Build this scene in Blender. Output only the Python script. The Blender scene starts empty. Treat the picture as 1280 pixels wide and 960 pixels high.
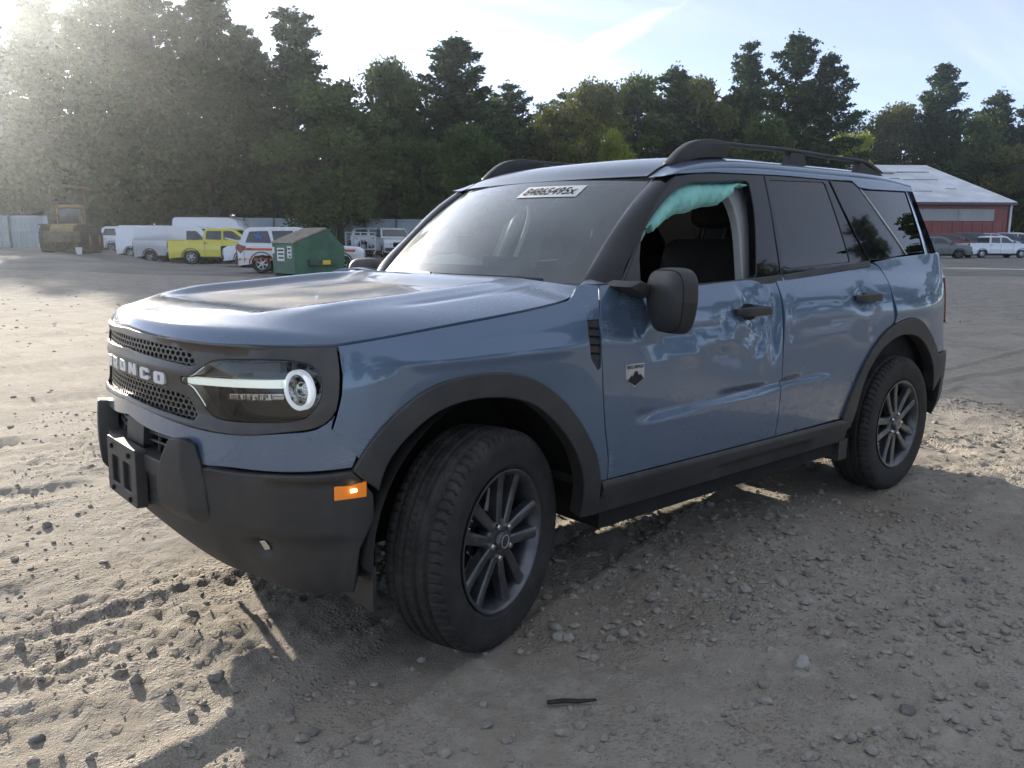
import bpy, bmesh, math, random
import numpy as np
from mathutils import Vector, Matrix
from mathutils.geometry import delaunay_2d_cdt

SC = bpy.context.scene
COL = SC.collection
R_ = math.radians

# ------------------------------------------------------------------ camera
cam_d = bpy.data.cameras.new('camera')
cam = bpy.data.objects.new('camera', cam_d); COL.objects.link(cam)
cam_d.sensor_fit = 'HORIZONTAL'; cam_d.sensor_width = 36.0
cam_d.lens = 36.0 * 1036.5 / 1280.0
cam_d.clip_start = 0.05; cam_d.clip_end = 6000
CAM = Vector((-1.6075, -2.7962, 1.2839))
cr = Vector((0.759629, -0.650347, 0.003701)); cu = Vector((0.107318, 0.130959, 0.985562)); cf = Vector((0.641442, 0.748264, -0.169274))
cam.matrix_world = Matrix(((cr.x, cu.x, -cf.x, CAM.x), (cr.y, cu.y, -cf.y, CAM.y), (cr.z, cu.z, -cf.z, CAM.z), (0, 0, 0, 1)))
SC.camera = cam

# ------------------------------------------------------------------ sky, sun, exposure
SUN_EL, SUN_AZ = R_(14.0), R_(6.5)           # azimuth clockwise from +Y
world = bpy.data.worlds.new('World'); SC.world = world; world.use_nodes = True
wn = world.node_tree; wn.nodes.clear()
def WN(t, **k):
    n = wn.nodes.new(t)
    for a, b in k.items(): setattr(n, a, b)
    return n
wout = WN('ShaderNodeOutputWorld'); bg = WN('ShaderNodeBackground'); bg.inputs['Strength'].default_value = 0.105
sky = WN('ShaderNodeTexSky', sky_type='NISHITA', sun_disc=False)
sky.sun_elevation = SUN_EL; sky.sun_rotation = SUN_AZ; sky.air_density = 0.32; sky.dust_density = 0.35; sky.ozone_density = 1.1; sky.altitude = 30
# thin high cloud: streaks of cirrus and one contrail, laid out on a plane far overhead
tc = WN('ShaderNodeTexCoord'); sep = WN('ShaderNodeSeparateXYZ'); wn.links.new(tc.outputs['Generated'], sep.inputs[0])
def WM(op, a, b=None, c=None, clamp=False):
    n = WN('ShaderNodeMath', operation=op, use_clamp=clamp)
    for i, v in enumerate((a, b, c)):
        if v is None: continue
        if isinstance(v, (int, float)): n.inputs[i].default_value = v
        else: wn.links.new(v, n.inputs[i])
    return n.outputs[0]
zz = WM('MAXIMUM', sep.outputs['Z'], 0.02); zz = WM('ADD', zz, 0.06)
cx = WM('DIVIDE', sep.outputs['X'], zz); cy = WM('DIVIDE', sep.outputs['Y'], zz)
def cloud(rot, sx, sy, scale, lo, hi, detail=5.0, dist=0.8, off=0.0):
    cmb = WN('ShaderNodeCombineXYZ'); wn.links.new(cx, cmb.inputs[0]); wn.links.new(cy, cmb.inputs[1]); cmb.inputs[2].default_value = off
    mp = WN('ShaderNodeMapping'); mp.inputs['Rotation'].default_value = (0, 0, rot); mp.inputs['Scale'].default_value = (sx, sy, 1)
    wn.links.new(cmb.outputs[0], mp.inputs[0])
    nz = WN('ShaderNodeTexNoise'); nz.inputs['Scale'].default_value = scale; nz.inputs['Detail'].default_value = detail; nz.inputs['Distortion'].default_value = dist
    wn.links.new(mp.outputs[0], nz.inputs['Vector'])
    mr = WN('ShaderNodeMapRange', interpolation_type='SMOOTHSTEP'); mr.inputs[1].default_value = lo; mr.inputs[2].default_value = hi
    wn.links.new(nz.outputs['Fac'], mr.inputs[0]); return mr.outputs[0]
c1 = cloud(R_(35), 0.22, 1.5, 0.9, 0.52, 0.85)
c2 = cloud(R_(20), 0.5, 1.1, 0.5, 0.46, 0.74, off=4.0)
c3 = cloud(R_(60), 0.3, 2.4, 2.4, 0.48, 0.85, off=9.0)
cl = WM('MULTIPLY', c1, 0.55); cl = WM('ADD', cl, WM('MULTIPLY', c2, 0.05)); cl = WM('ADD', cl, WM('MULTIPLY', WM('MULTIPLY', c3, c2), 0.35), clamp=True)
# contrail: a band round one line on the cloud plane, wider at its old end
CT_N, CT_T, CT_C, CT_T0, CT_T1 = (.9565, -.2918), (-.2918, -.9565), 1.735, -3.70, -2.42
tn = WM('ADD', WM('MULTIPLY', cx, CT_N[0]), WM('MULTIPLY', cy, CT_N[1])); tl = WM('ADD', WM('MULTIPLY', cx, CT_T[0]), WM('MULTIPLY', cy, CT_T[1]))
fr = WM('DIVIDE', WM('SUBTRACT', tl, CT_T0), CT_T1 - CT_T0, clamp=True)
nzc = WN('ShaderNodeTexNoise'); nzc.inputs['Scale'].default_value = 5.0; nzc.inputs['Detail'].default_value = 6
cmbc = WN('ShaderNodeCombineXYZ'); wn.links.new(cx, cmbc.inputs[0]); wn.links.new(cy, cmbc.inputs[1]); wn.links.new(cmbc.outputs[0], nzc.inputs['Vector'])
wob = WM('MULTIPLY', WM('SUBTRACT', nzc.outputs['Fac'], 0.5), 0.16)
wid = WM('ADD', WM('MULTIPLY', WM('MULTIPLY', fr, WM('POWER', WM('SUBTRACT', 1.0, fr), 1.5)), 0.55), 0.014)
dist = WM('DIVIDE', WM('ABSOLUTE', WM('SUBTRACT', WM('ADD', tn, WM('MULTIPLY', wob, fr)), CT_C)), wid)
band = WM('SUBTRACT', 1.0, dist, clamp=True)
ends = WM('MULTIPLY', WM('MULTIPLY', fr, 12.0, clamp=True), WM('MULTIPLY', WM('SUBTRACT', 1.0, fr), 3.0, clamp=True), clamp=True)
con = WM('MULTIPLY', WM('MULTIPLY', band, ends), WM('ADD', WM('MULTIPLY', nzc.outputs['Fac'], 0.9), 0.15), clamp=True)
cl = WM('MAXIMUM', cl, WM('MULTIPLY', con, 1.3, clamp=True))
hfade = WM('MULTIPLY', sep.outputs['Z'], 9.0, clamp=True)
cl = WM('MULTIPLY', cl, hfade)
mixc = WN('ShaderNodeMix', data_type='RGBA'); wn.links.new(cl, mixc.inputs['Factor'])
# cloud brightness follows the sky behind it: scattered sunlight, whiter than the blue
bw = WN('ShaderNodeRGBToBW'); wn.links.new(sky.outputs[0], bw.inputs[0])
cc = WN('ShaderNodeCombineColor')
for i, k in enumerate((1.55, 1.58, 1.62)): wn.links.new(WM('ADD', WM('MULTIPLY', bw.outputs[0], k * .75), 1.6), cc.inputs[i])
wn.links.new(cc.outputs[0], mixc.inputs['B'])
veil = WN('ShaderNodeMix', data_type='RGBA'); veil.inputs['Factor'].default_value = 0.42; veil.inputs['B'].default_value = (2.5, 2.62, 2.72, 1)   # even veil of thin cirrus
wn.links.new(sky.outputs[0], veil.inputs['A']); wn.links.new(veil.outputs['Result'], mixc.inputs['A'])
wn.links.new(mixc.outputs['Result'], bg.inputs['Color']); wn.links.new(bg.outputs[0], wout.inputs['Surface'])

sun_d = bpy.data.lights.new('sun', 'SUN'); sun_d.energy = 2.7; sun_d.angle = R_(0.55); sun_d.color = (1.0, 0.91, 0.77)
sun = bpy.data.objects.new('sun', sun_d); COL.objects.link(sun)
SUNV = Vector((math.sin(SUN_AZ) * math.cos(SUN_EL), math.cos(SUN_AZ) * math.cos(SUN_EL), math.sin(SUN_EL)))
sun.rotation_euler = SUNV.to_track_quat('Z', 'Y').to_euler(); sun.location = SUNV * 60
vs = SC.view_settings; vs.view_transform = 'Standard'; vs.look = 'None'; vs.gamma = 1.0; vs.use_curve_mapping = False; vs.exposure = 1.88
SC.cycles.use_denoising = True
SC.cycles.max_bounces = 8; SC.cycles.transparent_max_bounces = 16; SC.cycles.caustics_reflective = False; SC.cycles.caustics_refractive = False
SC.cycles.sample_clamp_indirect = 6.0

# ------------------------------------------------------------------ helpers
def tag(o, label=None, cat=None, group=None, kind=None):
    for k, v in (('label', label), ('category', cat), ('group', group), ('kind', kind)):
        if v is not None: o[k] = v
    return o
def empty(name, loc=(0, 0, 0), rz=0.0, label=None, cat=None, group=None, parent=None):
    o = bpy.data.objects.new(name, None); COL.objects.link(o); o.location = loc; o.rotation_euler = (0, 0, rz); o.empty_display_size = 0.1
    if parent: o.parent = parent
    return tag(o, label, cat, group)
def link(name, me, parent=None, mat=None):
    o = bpy.data.objects.new(name, me); COL.objects.link(o)
    if parent is not None: o.parent = parent
    if mat is not None:
        ms = mat if isinstance(mat, (list, tuple)) else [mat]
        if not me.materials:
            for m in ms: me.materials.append(m)
    return o
def mk(name, V, F, mat=None, parent=None, smooth=True, normals=None, sharp=None, attr=None):
    me = bpy.data.meshes.new(name); V = np.asarray(V, float)
    me.from_pydata(V.tolist(), [], [tuple(int(i) for i in f) for f in F]); me.update()
    if smooth: me.polygons.foreach_set('use_smooth', np.ones(len(me.polygons), bool))
    if normals is not None: me.normals_split_custom_set_from_vertices([tuple(n) for n in normals])
    elif sharp is not None and smooth: me.set_sharp_from_angle(angle=R_(sharp))
    if attr:
        for k, a in attr.items():
            at = me.attributes.new(k, 'FLOAT', 'POINT'); at.data.foreach_set('value', np.asarray(a, np.float32))
    return link(name, me, parent, mat)
def mkbm(name, bm, mat=None, parent=None, sharp=40):
    me = bpy.data.meshes.new(name); bmesh.ops.recalc_face_normals(bm, faces=bm.faces); bm.to_mesh(me); bm.free()
    if sharp is not None:
        me.polygons.foreach_set('use_smooth', np.ones(len(me.polygons), bool)); me.set_sharp_from_angle(angle=R_(sharp))
    return link(name, me, parent, mat)
def bx(bm, x0, x1, y0, y1, z0, z1, M=None):
    vs_ = [bm.verts.new((x, y, z)) for x in (x0, x1) for y in (y0, y1) for z in (z0, z1)]
    fs = [bm.faces.new([vs_[i] for i in f]) for f in ((0, 1, 3, 2), (4, 6, 7, 5), (0, 4, 5, 1), (2, 3, 7, 6), (0, 2, 6, 4), (1, 5, 7, 3))]
    if M is not None:
        for v in vs_: v.co = M @ v.co
    return vs_
def bevel(bm, w, seg=2, ang=30):
    es = [e for e in bm.edges if len(e.link_faces) == 2 and e.calc_face_angle(0) > R_(ang)]
    bmesh.ops.bevel(bm, geom=es, offset=w, segments=seg, affect='EDGES', profile=0.5, clamp_overlap=True)
def rbox(name, x0, x1, y0, y1, z0, z1, w, mat, parent=None, seg=2, M=None):
    bm = bmesh.new(); bx(bm, x0, x1, y0, y1, z0, z1); bmesh.ops.recalc_face_normals(bm, faces=bm.faces); bevel(bm, w, seg)
    if M is not None: bmesh.ops.transform(bm, matrix=M, verts=bm.verts)
    return mkbm(name, bm, mat, parent)
def tube(bm, pts, rad, n=8, cap=True, closed=False):
    pts = [Vector(q) for q in pts]; rings = []
    rr = rad if isinstance(rad, (list, tuple)) else [rad] * len(pts)
    N = len(pts)
    for i, q in enumerate(pts):
        a = pts[(i - 1) % N] if (closed or i > 0) else pts[i]; b = pts[(i + 1) % N] if (closed or i < N - 1) else pts[i]
        t = (b - a).normalized(); up = Vector((0, 0, 1)) if abs(t.z) < .95 else Vector((1, 0, 0))
        s = t.cross(up).normalized(); u = s.cross(t)
        rings.append([bm.verts.new(q + (s * math.cos(k * 2 * math.pi / n) + u * math.sin(k * 2 * math.pi / n)) * rr[i]) for k in range(n)])
    for i in range(N if closed else N - 1):
        A, B = rings[i], rings[(i + 1) % N]
        for k in range(n): bm.faces.new((A[k], A[(k + 1) % n], B[(k + 1) % n], B[k]))
    if cap and not closed:
        bm.faces.new(rings[0][::-1]); bm.faces.new(rings[-1])
def lathe(bm, prof, n=48, ax='Y', M=None):
    """prof: list of (r, a): radius and position along the axis"""
    rings = []
    for r, a in prof:
        ring = []
        for k in range(n):
            c, s = math.cos(2 * math.pi * k / n) * r, math.sin(2 * math.pi * k / n) * r
            co = Vector((c, a, s)) if ax == 'Y' else (Vector((a, c, s)) if ax == 'X' else Vector((c, s, a)))
            ring.append(bm.verts.new(M @ co if M is not None else co))
        rings.append(ring)
    for A, B in zip(rings, rings[1:]):
        for k in range(n): bm.faces.new((A[k], A[(k + 1) % n], B[(k + 1) % n], B[k]))
    return rings
def prism(bm, poly, a, b, ax='Y', M=None):
    """extrude a 2D polygon (x,z) along y from a to b (or the axis named)"""
    def P(q, t):
        co = {'Y': (q[0], t, q[1]), 'X': (t, q[0], q[1]), 'Z': (q[0], q[1], t)}[ax]
        return M @ Vector(co) if M is not None else Vector(co)
    A = [bm.verts.new(P(q, a)) for q in poly]; B = [bm.verts.new(P(q, b)) for q in poly]
    n = len(poly)
    bm.faces.new(A); bm.faces.new(B[::-1])
    for i in range(n): bm.faces.new((A[i], B[i], B[(i + 1) % n], A[(i + 1) % n]))
def copy_tree(o, parent=None):
    c = o.copy(); COL.objects.link(c); c.parent = parent
    for ch in o.children: copy_tree(ch, c)
    return c

def hsh(ix, iy, seed):
    h = (ix.astype(np.int64) * 374761393 + iy.astype(np.int64) * 668265263 + seed * 1442695041) & 0xffffffff
    h = ((h ^ (h >> 13)) * 1274126177) & 0xffffffff
    return ((h ^ (h >> 16)) & 0xffff) / 65535.0
def vnoise(x, y, seed=0):
    ix = np.floor(x); iy = np.floor(y); fx = x - ix; fy = y - iy
    fx = fx * fx * fx * (fx * (fx * 6 - 15) + 10); fy = fy * fy * fy * (fy * (fy * 6 - 15) + 10)
    a = hsh(ix, iy, seed); b = hsh(ix + 1, iy, seed); c = hsh(ix, iy + 1, seed); d = hsh(ix + 1, iy + 1, seed)
    return (a * (1 - fx) + b * fx) * (1 - fy) + (c * (1 - fx) + d * fx) * fy
def fbm(x, y, sc, octs=4, seed=0, gain=.5):
    t = 0; a = 1; n = 0
    for i in range(octs):
        t = t + a * (vnoise(x * sc + 17.3 * i, y * sc - 9.1 * i, seed + i) - .5); n += a; a *= gain; sc *= 2.03
    return t / n

# ------------------------------------------------------------------ materials
def new_mat(name):
    m = bpy.data.materials.new(name); m.use_nodes = True; nt = m.node_tree; nt.nodes.clear()
    out = nt.nodes.new('ShaderNodeOutputMaterial')
    return m, nt, out
class NB:
    def __init__(s, nt): s.nt = nt
    def n(s, t, ins=None, **k):
        nd = s.nt.nodes.new(t)
        for a, b in k.items(): setattr(nd, a, b)
        for a, b in (ins or {}).items():
            if hasattr(b, 'is_output') or isinstance(b, bpy.types.NodeSocket): s.nt.links.new(b, nd.inputs[a])
            else: nd.inputs[a].default_value = b
        return nd
    def m(s, op, *a, clamp=False):
        nd = s.nt.nodes.new('ShaderNodeMath'); nd.operation = op; nd.use_clamp = clamp
        for i, v in enumerate(a):
            if isinstance(v, bpy.types.NodeSocket): s.nt.links.new(v, nd.inputs[i])
            else: nd.inputs[i].default_value = v
        return nd.outputs[0]
    def mix(s, f, a, b):
        nd = s.nt.nodes.new('ShaderNodeMix'); nd.data_type = 'RGBA'
        for k, v in (('Factor', f), ('A', a), ('B', b)):
            if isinstance(v, bpy.types.NodeSocket): s.nt.links.new(v, nd.inputs[k])
            else: nd.inputs[k].default_value = v if k == 'Factor' else (tuple(v) + (1,))[:4]
        return nd.outputs['Result']
    def noise(s, scale, detail=4, rough=.55, vec=None, dist=0):
        nd = s.nt.nodes.new('ShaderNodeTexNoise'); nd.inputs['Scale'].default_value = scale; nd.inputs['Detail'].default_value = detail
        nd.inputs['Roughness'].default_value = rough; nd.inputs['Distortion'].default_value = dist
        if vec is not None: s.nt.links.new(vec, nd.inputs['Vector'])
        return nd.outputs['Fac']
    def ramp(s, f, lo, hi, a=0., b=1.):
        nd = s.nt.nodes.new('ShaderNodeMapRange'); nd.interpolation_type = 'SMOOTHSTEP'
        nd.inputs[1].default_value = lo; nd.inputs[2].default_value = hi; nd.inputs[3].default_value = a; nd.inputs[4].default_value = b
        s.nt.links.new(f, nd.inputs[0]); return nd.outputs[0]
    def obj(s): return s.nt.nodes.new('ShaderNodeTexCoord').outputs['Object']
    def pos(s): return s.nt.nodes.new('ShaderNodeNewGeometry').outputs['Position']
    def bump(s, h, strength, dist):
        nd = s.nt.nodes.new('ShaderNodeBump'); nd.inputs['Strength'].default_value = strength; nd.inputs['Distance'].default_value = dist
        s.nt.links.new(h, nd.inputs['Height']); return nd.outputs[0]
def mat_basic(name, col, rough=.5, metal=0., var=.25, vscale=6., bump=0., bscale=60., coat=0., spec=.5, emis=None, estr=0., dust=0., dustcol=(.30, .26, .21)):
    m, nt, out = new_mat(name); b = NB(nt); P = b.n('ShaderNodeBsdfPrincipled'); v = b.obj()
    base = tuple(col) + (1,)
    f = b.noise(vscale, 5, .6, v); f = b.ramp(f, .3, .7)
    c = b.mix(f, tuple(x * (1 - var) for x in col), tuple(min(1, x * (1 + var)) for x in col))
    if dust > 0:
        g = b.n('ShaderNodeNewGeometry'); sp = b.n('ShaderNodeSeparateXYZ'); nt.links.new(g.outputs['Normal'], sp.inputs[0])
        up = b.ramp(sp.outputs['Z'], -.2, .9, .35, 1.); d = b.m('MULTIPLY', b.m('MULTIPLY', b.ramp(b.noise(vscale * 1.7, 7, .65, v), .3, .75), up), dust, clamp=True)
        c = b.mix(d, c, dustcol); r = b.m('ADD', rough, b.m('MULTIPLY', d, .35), clamp=True); nt.links.new(r, P.inputs['Roughness'])
    else:
        r = b.ramp(b.noise(vscale * 2.3, 4, .6, v), .25, .75, max(0, rough - .06), min(1, rough + .06)); nt.links.new(r, P.inputs['Roughness'])
    nt.links.new(c, P.inputs['Base Color']); P.inputs['Metallic'].default_value = metal
    P.inputs['Coat Weight'].default_value = coat; P.inputs['Coat Roughness'].default_value = .04; P.inputs['Specular IOR Level'].default_value = spec
    if emis: P.inputs['Emission Color'].default_value = tuple(emis) + (1,); P.inputs['Emission Strength'].default_value = estr
    if bump > 0: nt.links.new(b.bump(b.noise(bscale, 3, .6, v), .6, bump), P.inputs['Normal'])
    nt.links.new(P.outputs[0], out.inputs[0]); return m
def mat_glass(name, tint, refl=1.0, dust=0., dustcol=(.62, .64, .60), rough=.01, ior=1.5, glare_haze=0.):
    """thin pane: fresnel reflection over tinted transmission, with a film of dust that scatters light"""
    m, nt, out = new_mat(name); b = NB(nt)
    fr = b.n('ShaderNodeFresnel', {'IOR': ior}).outputs[0]
    fr = b.m('MULTIPLY', fr, refl, clamp=True)
    tr = b.n('ShaderNodeBsdfTransparent', {'Color': tuple(tint) + (1,)}); gl = b.n('ShaderNodeBsdfGlossy', {'Roughness': rough, 'Color': (1, 1, 1, 1)})
    mx = b.n('ShaderNodeMixShader', {0: fr, 1: tr.outputs[0], 2: gl.outputs[0]}); last = mx.outputs[0]
    if dust > 0:
        v = b.obj(); df = b.n('ShaderNodeBsdfDiffuse', {'Color': tuple(dustcol) + (1,)}); tl = b.n('ShaderNodeBsdfTranslucent', {'Color': tuple(dustcol) + (1,)})
        dd = b.n('ShaderNodeMixShader', {0: .5, 1: df.outputs[0], 2: tl.outputs[0]})
        if glare_haze > 0: dd = b.n('ShaderNodeMixShader', {0: glare_haze, 1: dd.outputs[0], 2: b.n('ShaderNodeBsdfGlossy', {'Roughness': .34, 'Color': (.8, .82, .8, 1)}).outputs[0]})
        f = b.m('MULTIPLY', b.ramp(b.noise(3.0, 6, .6, v), .2, .8, .55, 1.2), dust, clamp=True)
        last = b.n('ShaderNodeMixShader', {0: f, 1: last, 2: dd.outputs[0]}).outputs[0]
    nt.links.new(last, out.inputs[0]); return m
def mat_paint(name, col, dust=.10, flake=.35, dustcol=(.33, .29, .24), hooddust=False, wear=False):
    m, nt, out = new_mat(name); b = NB(nt); P = b.n('ShaderNodeBsdfPrincipled'); v = b.obj()
    fl = b.noise(900., 2, .5, v)
    c = b.mix(b.ramp(fl, .3, .7), tuple(x * .86 for x in col), tuple(min(1, x * 1.14) for x in col))
    g = b.n('ShaderNodeNewGeometry'); sp = b.n('ShaderNodeSeparateXYZ'); nt.links.new(g.outputs['Normal'], sp.inputs[0]); so = b.n('ShaderNodeSeparateXYZ'); nt.links.new(v, so.inputs[0])
    up = b.ramp(sp.outputs['Z'], .2, 1., .3, 1.)
    low = b.ramp(so.outputs['Z'], .9, .35, 0., 1.)
    nz = b.ramp(b.noise(2.2, 9, .62, v), .25, .85)
    d = b.m('MULTIPLY', b.m('MULTIPLY', nz, b.m('ADD', up, b.m('MULTIPLY', low, .9))), dust, clamp=True)
    if hooddust:      # dust film caked on the sunken middle of the hood
        at = b.n('ShaderNodeAttribute', attribute_name='film').outputs['Fac']
        d = b.m('MAXIMUM', d, b.m('MULTIPLY', at, b.ramp(b.noise(60., 6, .75, v), .25, .75, .6, .95)), clamp=True)
    c = b.mix(d, c, dustcol)
    rough = b.m('ADD', .26, b.m('MULTIPLY', d, .5), clamp=True); coat = b.m('SUBTRACT', 1.0, b.m('MULTIPLY', d, 1.1), clamp=True)
    metal = b.m('MULTIPLY', b.m('SUBTRACT', 1.0, d, clamp=True), flake)
    if wear:          # scuffs down to primer and clear-coat scrapes
        at = b.n('ShaderNodeAttribute', attribute_name='scuff').outputs['Fac']
        str_ = b.n('ShaderNodeMapping', {'Scale': (14., 14., 90.)}); nt.links.new(v, str_.inputs[0])
        sc_ = b.m('MULTIPLY', at, b.ramp(b.noise(3.0, 6, .7, str_.outputs[0]), .42, .62), clamp=True)
        sc_ = b.m('MULTIPLY', sc_, .9); c = b.mix(sc_, c, (.50, .55, .62)); rough = b.m('ADD', rough, b.m('MULTIPLY', sc_, .35), clamp=True); coat = b.m('SUBTRACT', coat, sc_, clamp=True)
        metal = b.m('MULTIPLY', metal, b.m('SUBTRACT', 1.0, sc_, clamp=True))
    nt.links.new(c, P.inputs['Base Color']); nt.links.new(rough, P.inputs['Roughness']); nt.links.new(coat, P.inputs['Coat Weight']); nt.links.new(metal, P.inputs['Metallic'])
    P.inputs['Coat Roughness'].default_value = .025; P.inputs['Coat IOR'].default_value = 1.5
    nt.links.new(P.outputs[0], out.inputs[0]); return m
M = {}
PAINT = (.115, .172, .262)
M['paint'] = mat_paint('azure_grey_paint', PAINT, wear=True)
M['hoodpaint'] = mat_paint('azure_grey_hood_paint', PAINT, dust=.12, hooddust=True, wear=True)
M['plastic'] = mat_basic('grained_black_plastic', (.030, .031, .033), .48, bump=.0006, bscale=420, dust=.24, vscale=4)
M['bezel'] = mat_basic('dark_grey_satin_plastic', (.075, .072, .070), .36, metal=.35, dust=.12, vscale=7)
M['gloss'] = mat_basic('gloss_black_trim', (.008, .008, .010), .10, coat=1., vscale=5, spec=.02)
M['rubber'] = mat_basic('tyre_rubber', (.016, .0155, .015), .78, bump=.0008, bscale=160, dust=.38, vscale=9, dustcol=(.17, .15, .13))
M['rim'] = mat_basic('dark_grey_alloy', (.14, .145, .155), .30, metal=.8, dust=.16, vscale=14, dustcol=(.2, .18, .155))
M['chrome'] = mat_basic('polished_steel', (.62, .62, .62), .12, metal=1., var=.05)
M['satin'] = mat_basic('satin_silver', (.55, .56, .57), .3, metal=.6, var=.05)
M['white'] = mat_basic('white_plastic', (.78, .79, .80), .35, var=.04, coat=.3)
M['dark'] = mat_basic('dark_cavity', (.012, .012, .012), .9, var=.2)
M['lens'] = mat_glass('clear_lamp_lens', (.93, .95, .95), 1.1)
M['wind'] = mat_glass('windshield_glass', (.80, .90, .86), 1.75, dust=.25, dustcol=(.72, .82, .80), glare_haze=.55)
M['clear'] = mat_glass('clear_side_glass', (.80, .88, .86), 1.0, dust=.03)
M['tint'] = mat_glass('privacy_glass', (.03, .035, .045), 1.3, dust=.006)
M['drl'] = mat_basic('light_guide', (.84, .87, .85), .25, var=.05, emis=(.92, 1., .95), estr=.16)
M['ringlamp'] = mat_basic('ring_light_guide', (.86, .88, .92), .3, var=.03, emis=(.85, .92, 1.), estr=.12)
M['amber'] = mat_basic('amber_lens', (.60, .14, .012), .18, var=.1, coat=1., emis=(1., .32, .02), estr=.08)
M['bulb'] = mat_basic('lit_bulb', (1., .6, .2), .3, var=.0, emis=(1., .62, .2), estr=2.2)
M['red'] = mat_basic('red_lamp', (.16, .010, .012), .2, var=.1, coat=1.)
M['teal'] = mat_basic('teal_airbag_fabric', (.32, .68, .61), .95, var=.10, vscale=9, bump=.006, bscale=26, spec=.1)
M['cloth'] = mat_basic('dark_seat_cloth', (.030, .029, .028), .9, bump=.001, bscale=300)
M['trim'] = mat_basic('grey_cabin_trim', (.46, .48, .47), .7, var=.06, bump=.0005, bscale=300)
M['headliner'] = mat_basic('pale_headliner', (.58, .60, .58), .9, var=.06)
M['dash'] = mat_basic('grey_dashboard', (.10, .105, .10), .7, var=.15, bump=.0006, bscale=300)
M['bagwhite'] = mat_basic('pale_airbag_fabric', (.62, .68, .66), .9, var=.08, bump=.006, bscale=26, spec=.1)
M['paper'] = mat_basic('white_paper', (.80, .80, .78), .8, var=.04)
M['ink'] = mat_basic('black_ink', (.015, .015, .017), .7, var=.0)
# ------------------------------------------------------------------ ground
FH = Vector((cf.x, cf.y)).normalized(); RH = Vector((cr.x, cr.y)).normalized()
def sst_(a, b, x):
    t = np.clip((x - a) / (b - a), 0, 1); return t * t * (3 - 2 * t)
def terrain(x, y):
    """broad shape of the lot: level round the car, rising gently to the far left corner"""
    x = np.asarray(x, float); y = np.asarray(y, float)
    d = (x - CAM.x) * FH.x + (y - CAM.y) * FH.y; l = (x - CAM.x) * RH.x + (y - CAM.y) * RH.y
    q = l / np.maximum(d, 5.)
    z = .72 * sst_(24, 47, d) * sst_(-.39, -.56, q)
    z = z + .9 * sst_(48, 75, d) * sst_(.45, .1, q)
    return z + .55 * sst_(75, 83, d) * sst_(.30, .48, q)
TRACKS = [  # centre line points, half width, lug pitch, depth
    ([(-6.5, 1.05), (-1.1, .99), (1.5, .90)], .14, .085, .034), ([(-6.5, .45), (-1.17, .59), (.8, .50)], .12, .075, .030), ([(-5.5, -.6), (-1.26, .02), (.6, .28)], .13, .08, .022),
    ([(-6, 3.5), (-.74, 3.23), (4, 2.7)], .20, .11, .05), ([(-6, 2.05), (0, 1.85), (5, 2.1)], .15, .09, .025), ([(-7, 4.9), (0, 4.6), (6, 5.1)], .2, .11, .03),
    ([(2.0, -4), (3.3, -1.6), (5.4, 2.5), (7, 7)], .15, .09, .03), ([(-.9, -3.5), (.7, -2.0), (2.2, -1.45), (5, -1.2)], .13, .08, .010),
    ([(4.6, -3), (5.6, -.2), (8, 4)], .16, .09, .03), ([(-8, 7.5), (0, 6.6), (9, 8)], .25, .12, .03), ([(3.6, .3), (5.2, .75), (9, .9)], .16, .09, .035)]
def ground_h(x, y):
    z = terrain(x, y)
    near = sst_(26, 9, np.hypot(x - 1, y - 0))
    big = fbm(x, y, .35, 3, 5) * .07 + fbm(x, y, 1.3, 3, 11) * .034
    mid = fbm(x, y, 4.5, 4, 21) * .026
    rough = sst_(-.08, .14, fbm(x, y, .8, 3, 31))                      # churned patches against smoother ones
    fine = (np.abs(fbm(x, y, 16., 4, 41, .6)) * .030) * (.35 + .9 * rough) + fbm(x, y, 45., 2, 51) * .014 * (.4 + rough)
    h = big + mid + fine
    for pts, hw, pitch, dep in TRACKS:
        best = np.full(np.shape(x), 9.); along = np.zeros(np.shape(x)); sd = np.zeros(np.shape(x)); acc = 0.
        for (ax, ay), (bx_, by_) in zip(pts, pts[1:]):
            L = math.hypot(bx_ - ax, by_ - ay); tx, ty = (bx_ - ax) / L, (by_ - ay) / L
            t = np.clip((x - ax) * tx + (y - ay) * ty, 0, L); ex = x - ax - t * tx; ey = y - ay - t * ty; dd = np.hypot(ex, ey)
            mn = dd < best; best = np.where(mn, dd, best); along = np.where(mn, acc + t, along); sd = np.where(mn, ex * -ty + ey * tx, sd); acc += L
        wob = fbm(along, along * 0, .9, 2, 61) * .09; sd = sd + wob; a = np.abs(sd) / hw
        inside = sst_(1.12, .85, a); berm = np.exp(-((a - 1.25) / .22)**2)
        lug = np.sin(2 * np.pi * (along / pitch + np.abs(sd) * 3.2)) ; lug = np.clip(lug * 2.2, -1, 1) * .5
        brk = sst_(-.22, -.02, fbm(along * .6, sd * 2, 1.1, 3, 71))
        h = h - dep * .75 * inside * brk + dep * .42 * lug * inside * brk * (a < 1) + dep * .55 * berm * brk * (.6 + fine * 16)
    # the tyres have settled the dirt they stand on
    for wx, wy in ((0, -.80), (0, .80), (2.67, -.80), (2.67, .80)):
        g = np.exp(-(((x - wx) / .20)**2 + ((y - wy) / .17)**2)**2); h = h * (1 - g) + (.004 + fine * .3) * g
        ring = np.exp(-((np.hypot((x - wx) / 1.25, y - wy) - .24) / .07)**2); h = h + ring * .012
    return z + h * (near * .999 + .001) + (1 - near) * fbm(x, y, .25, 3, 5) * .10 * sst_(60, 20, np.hypot(x, y))
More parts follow.
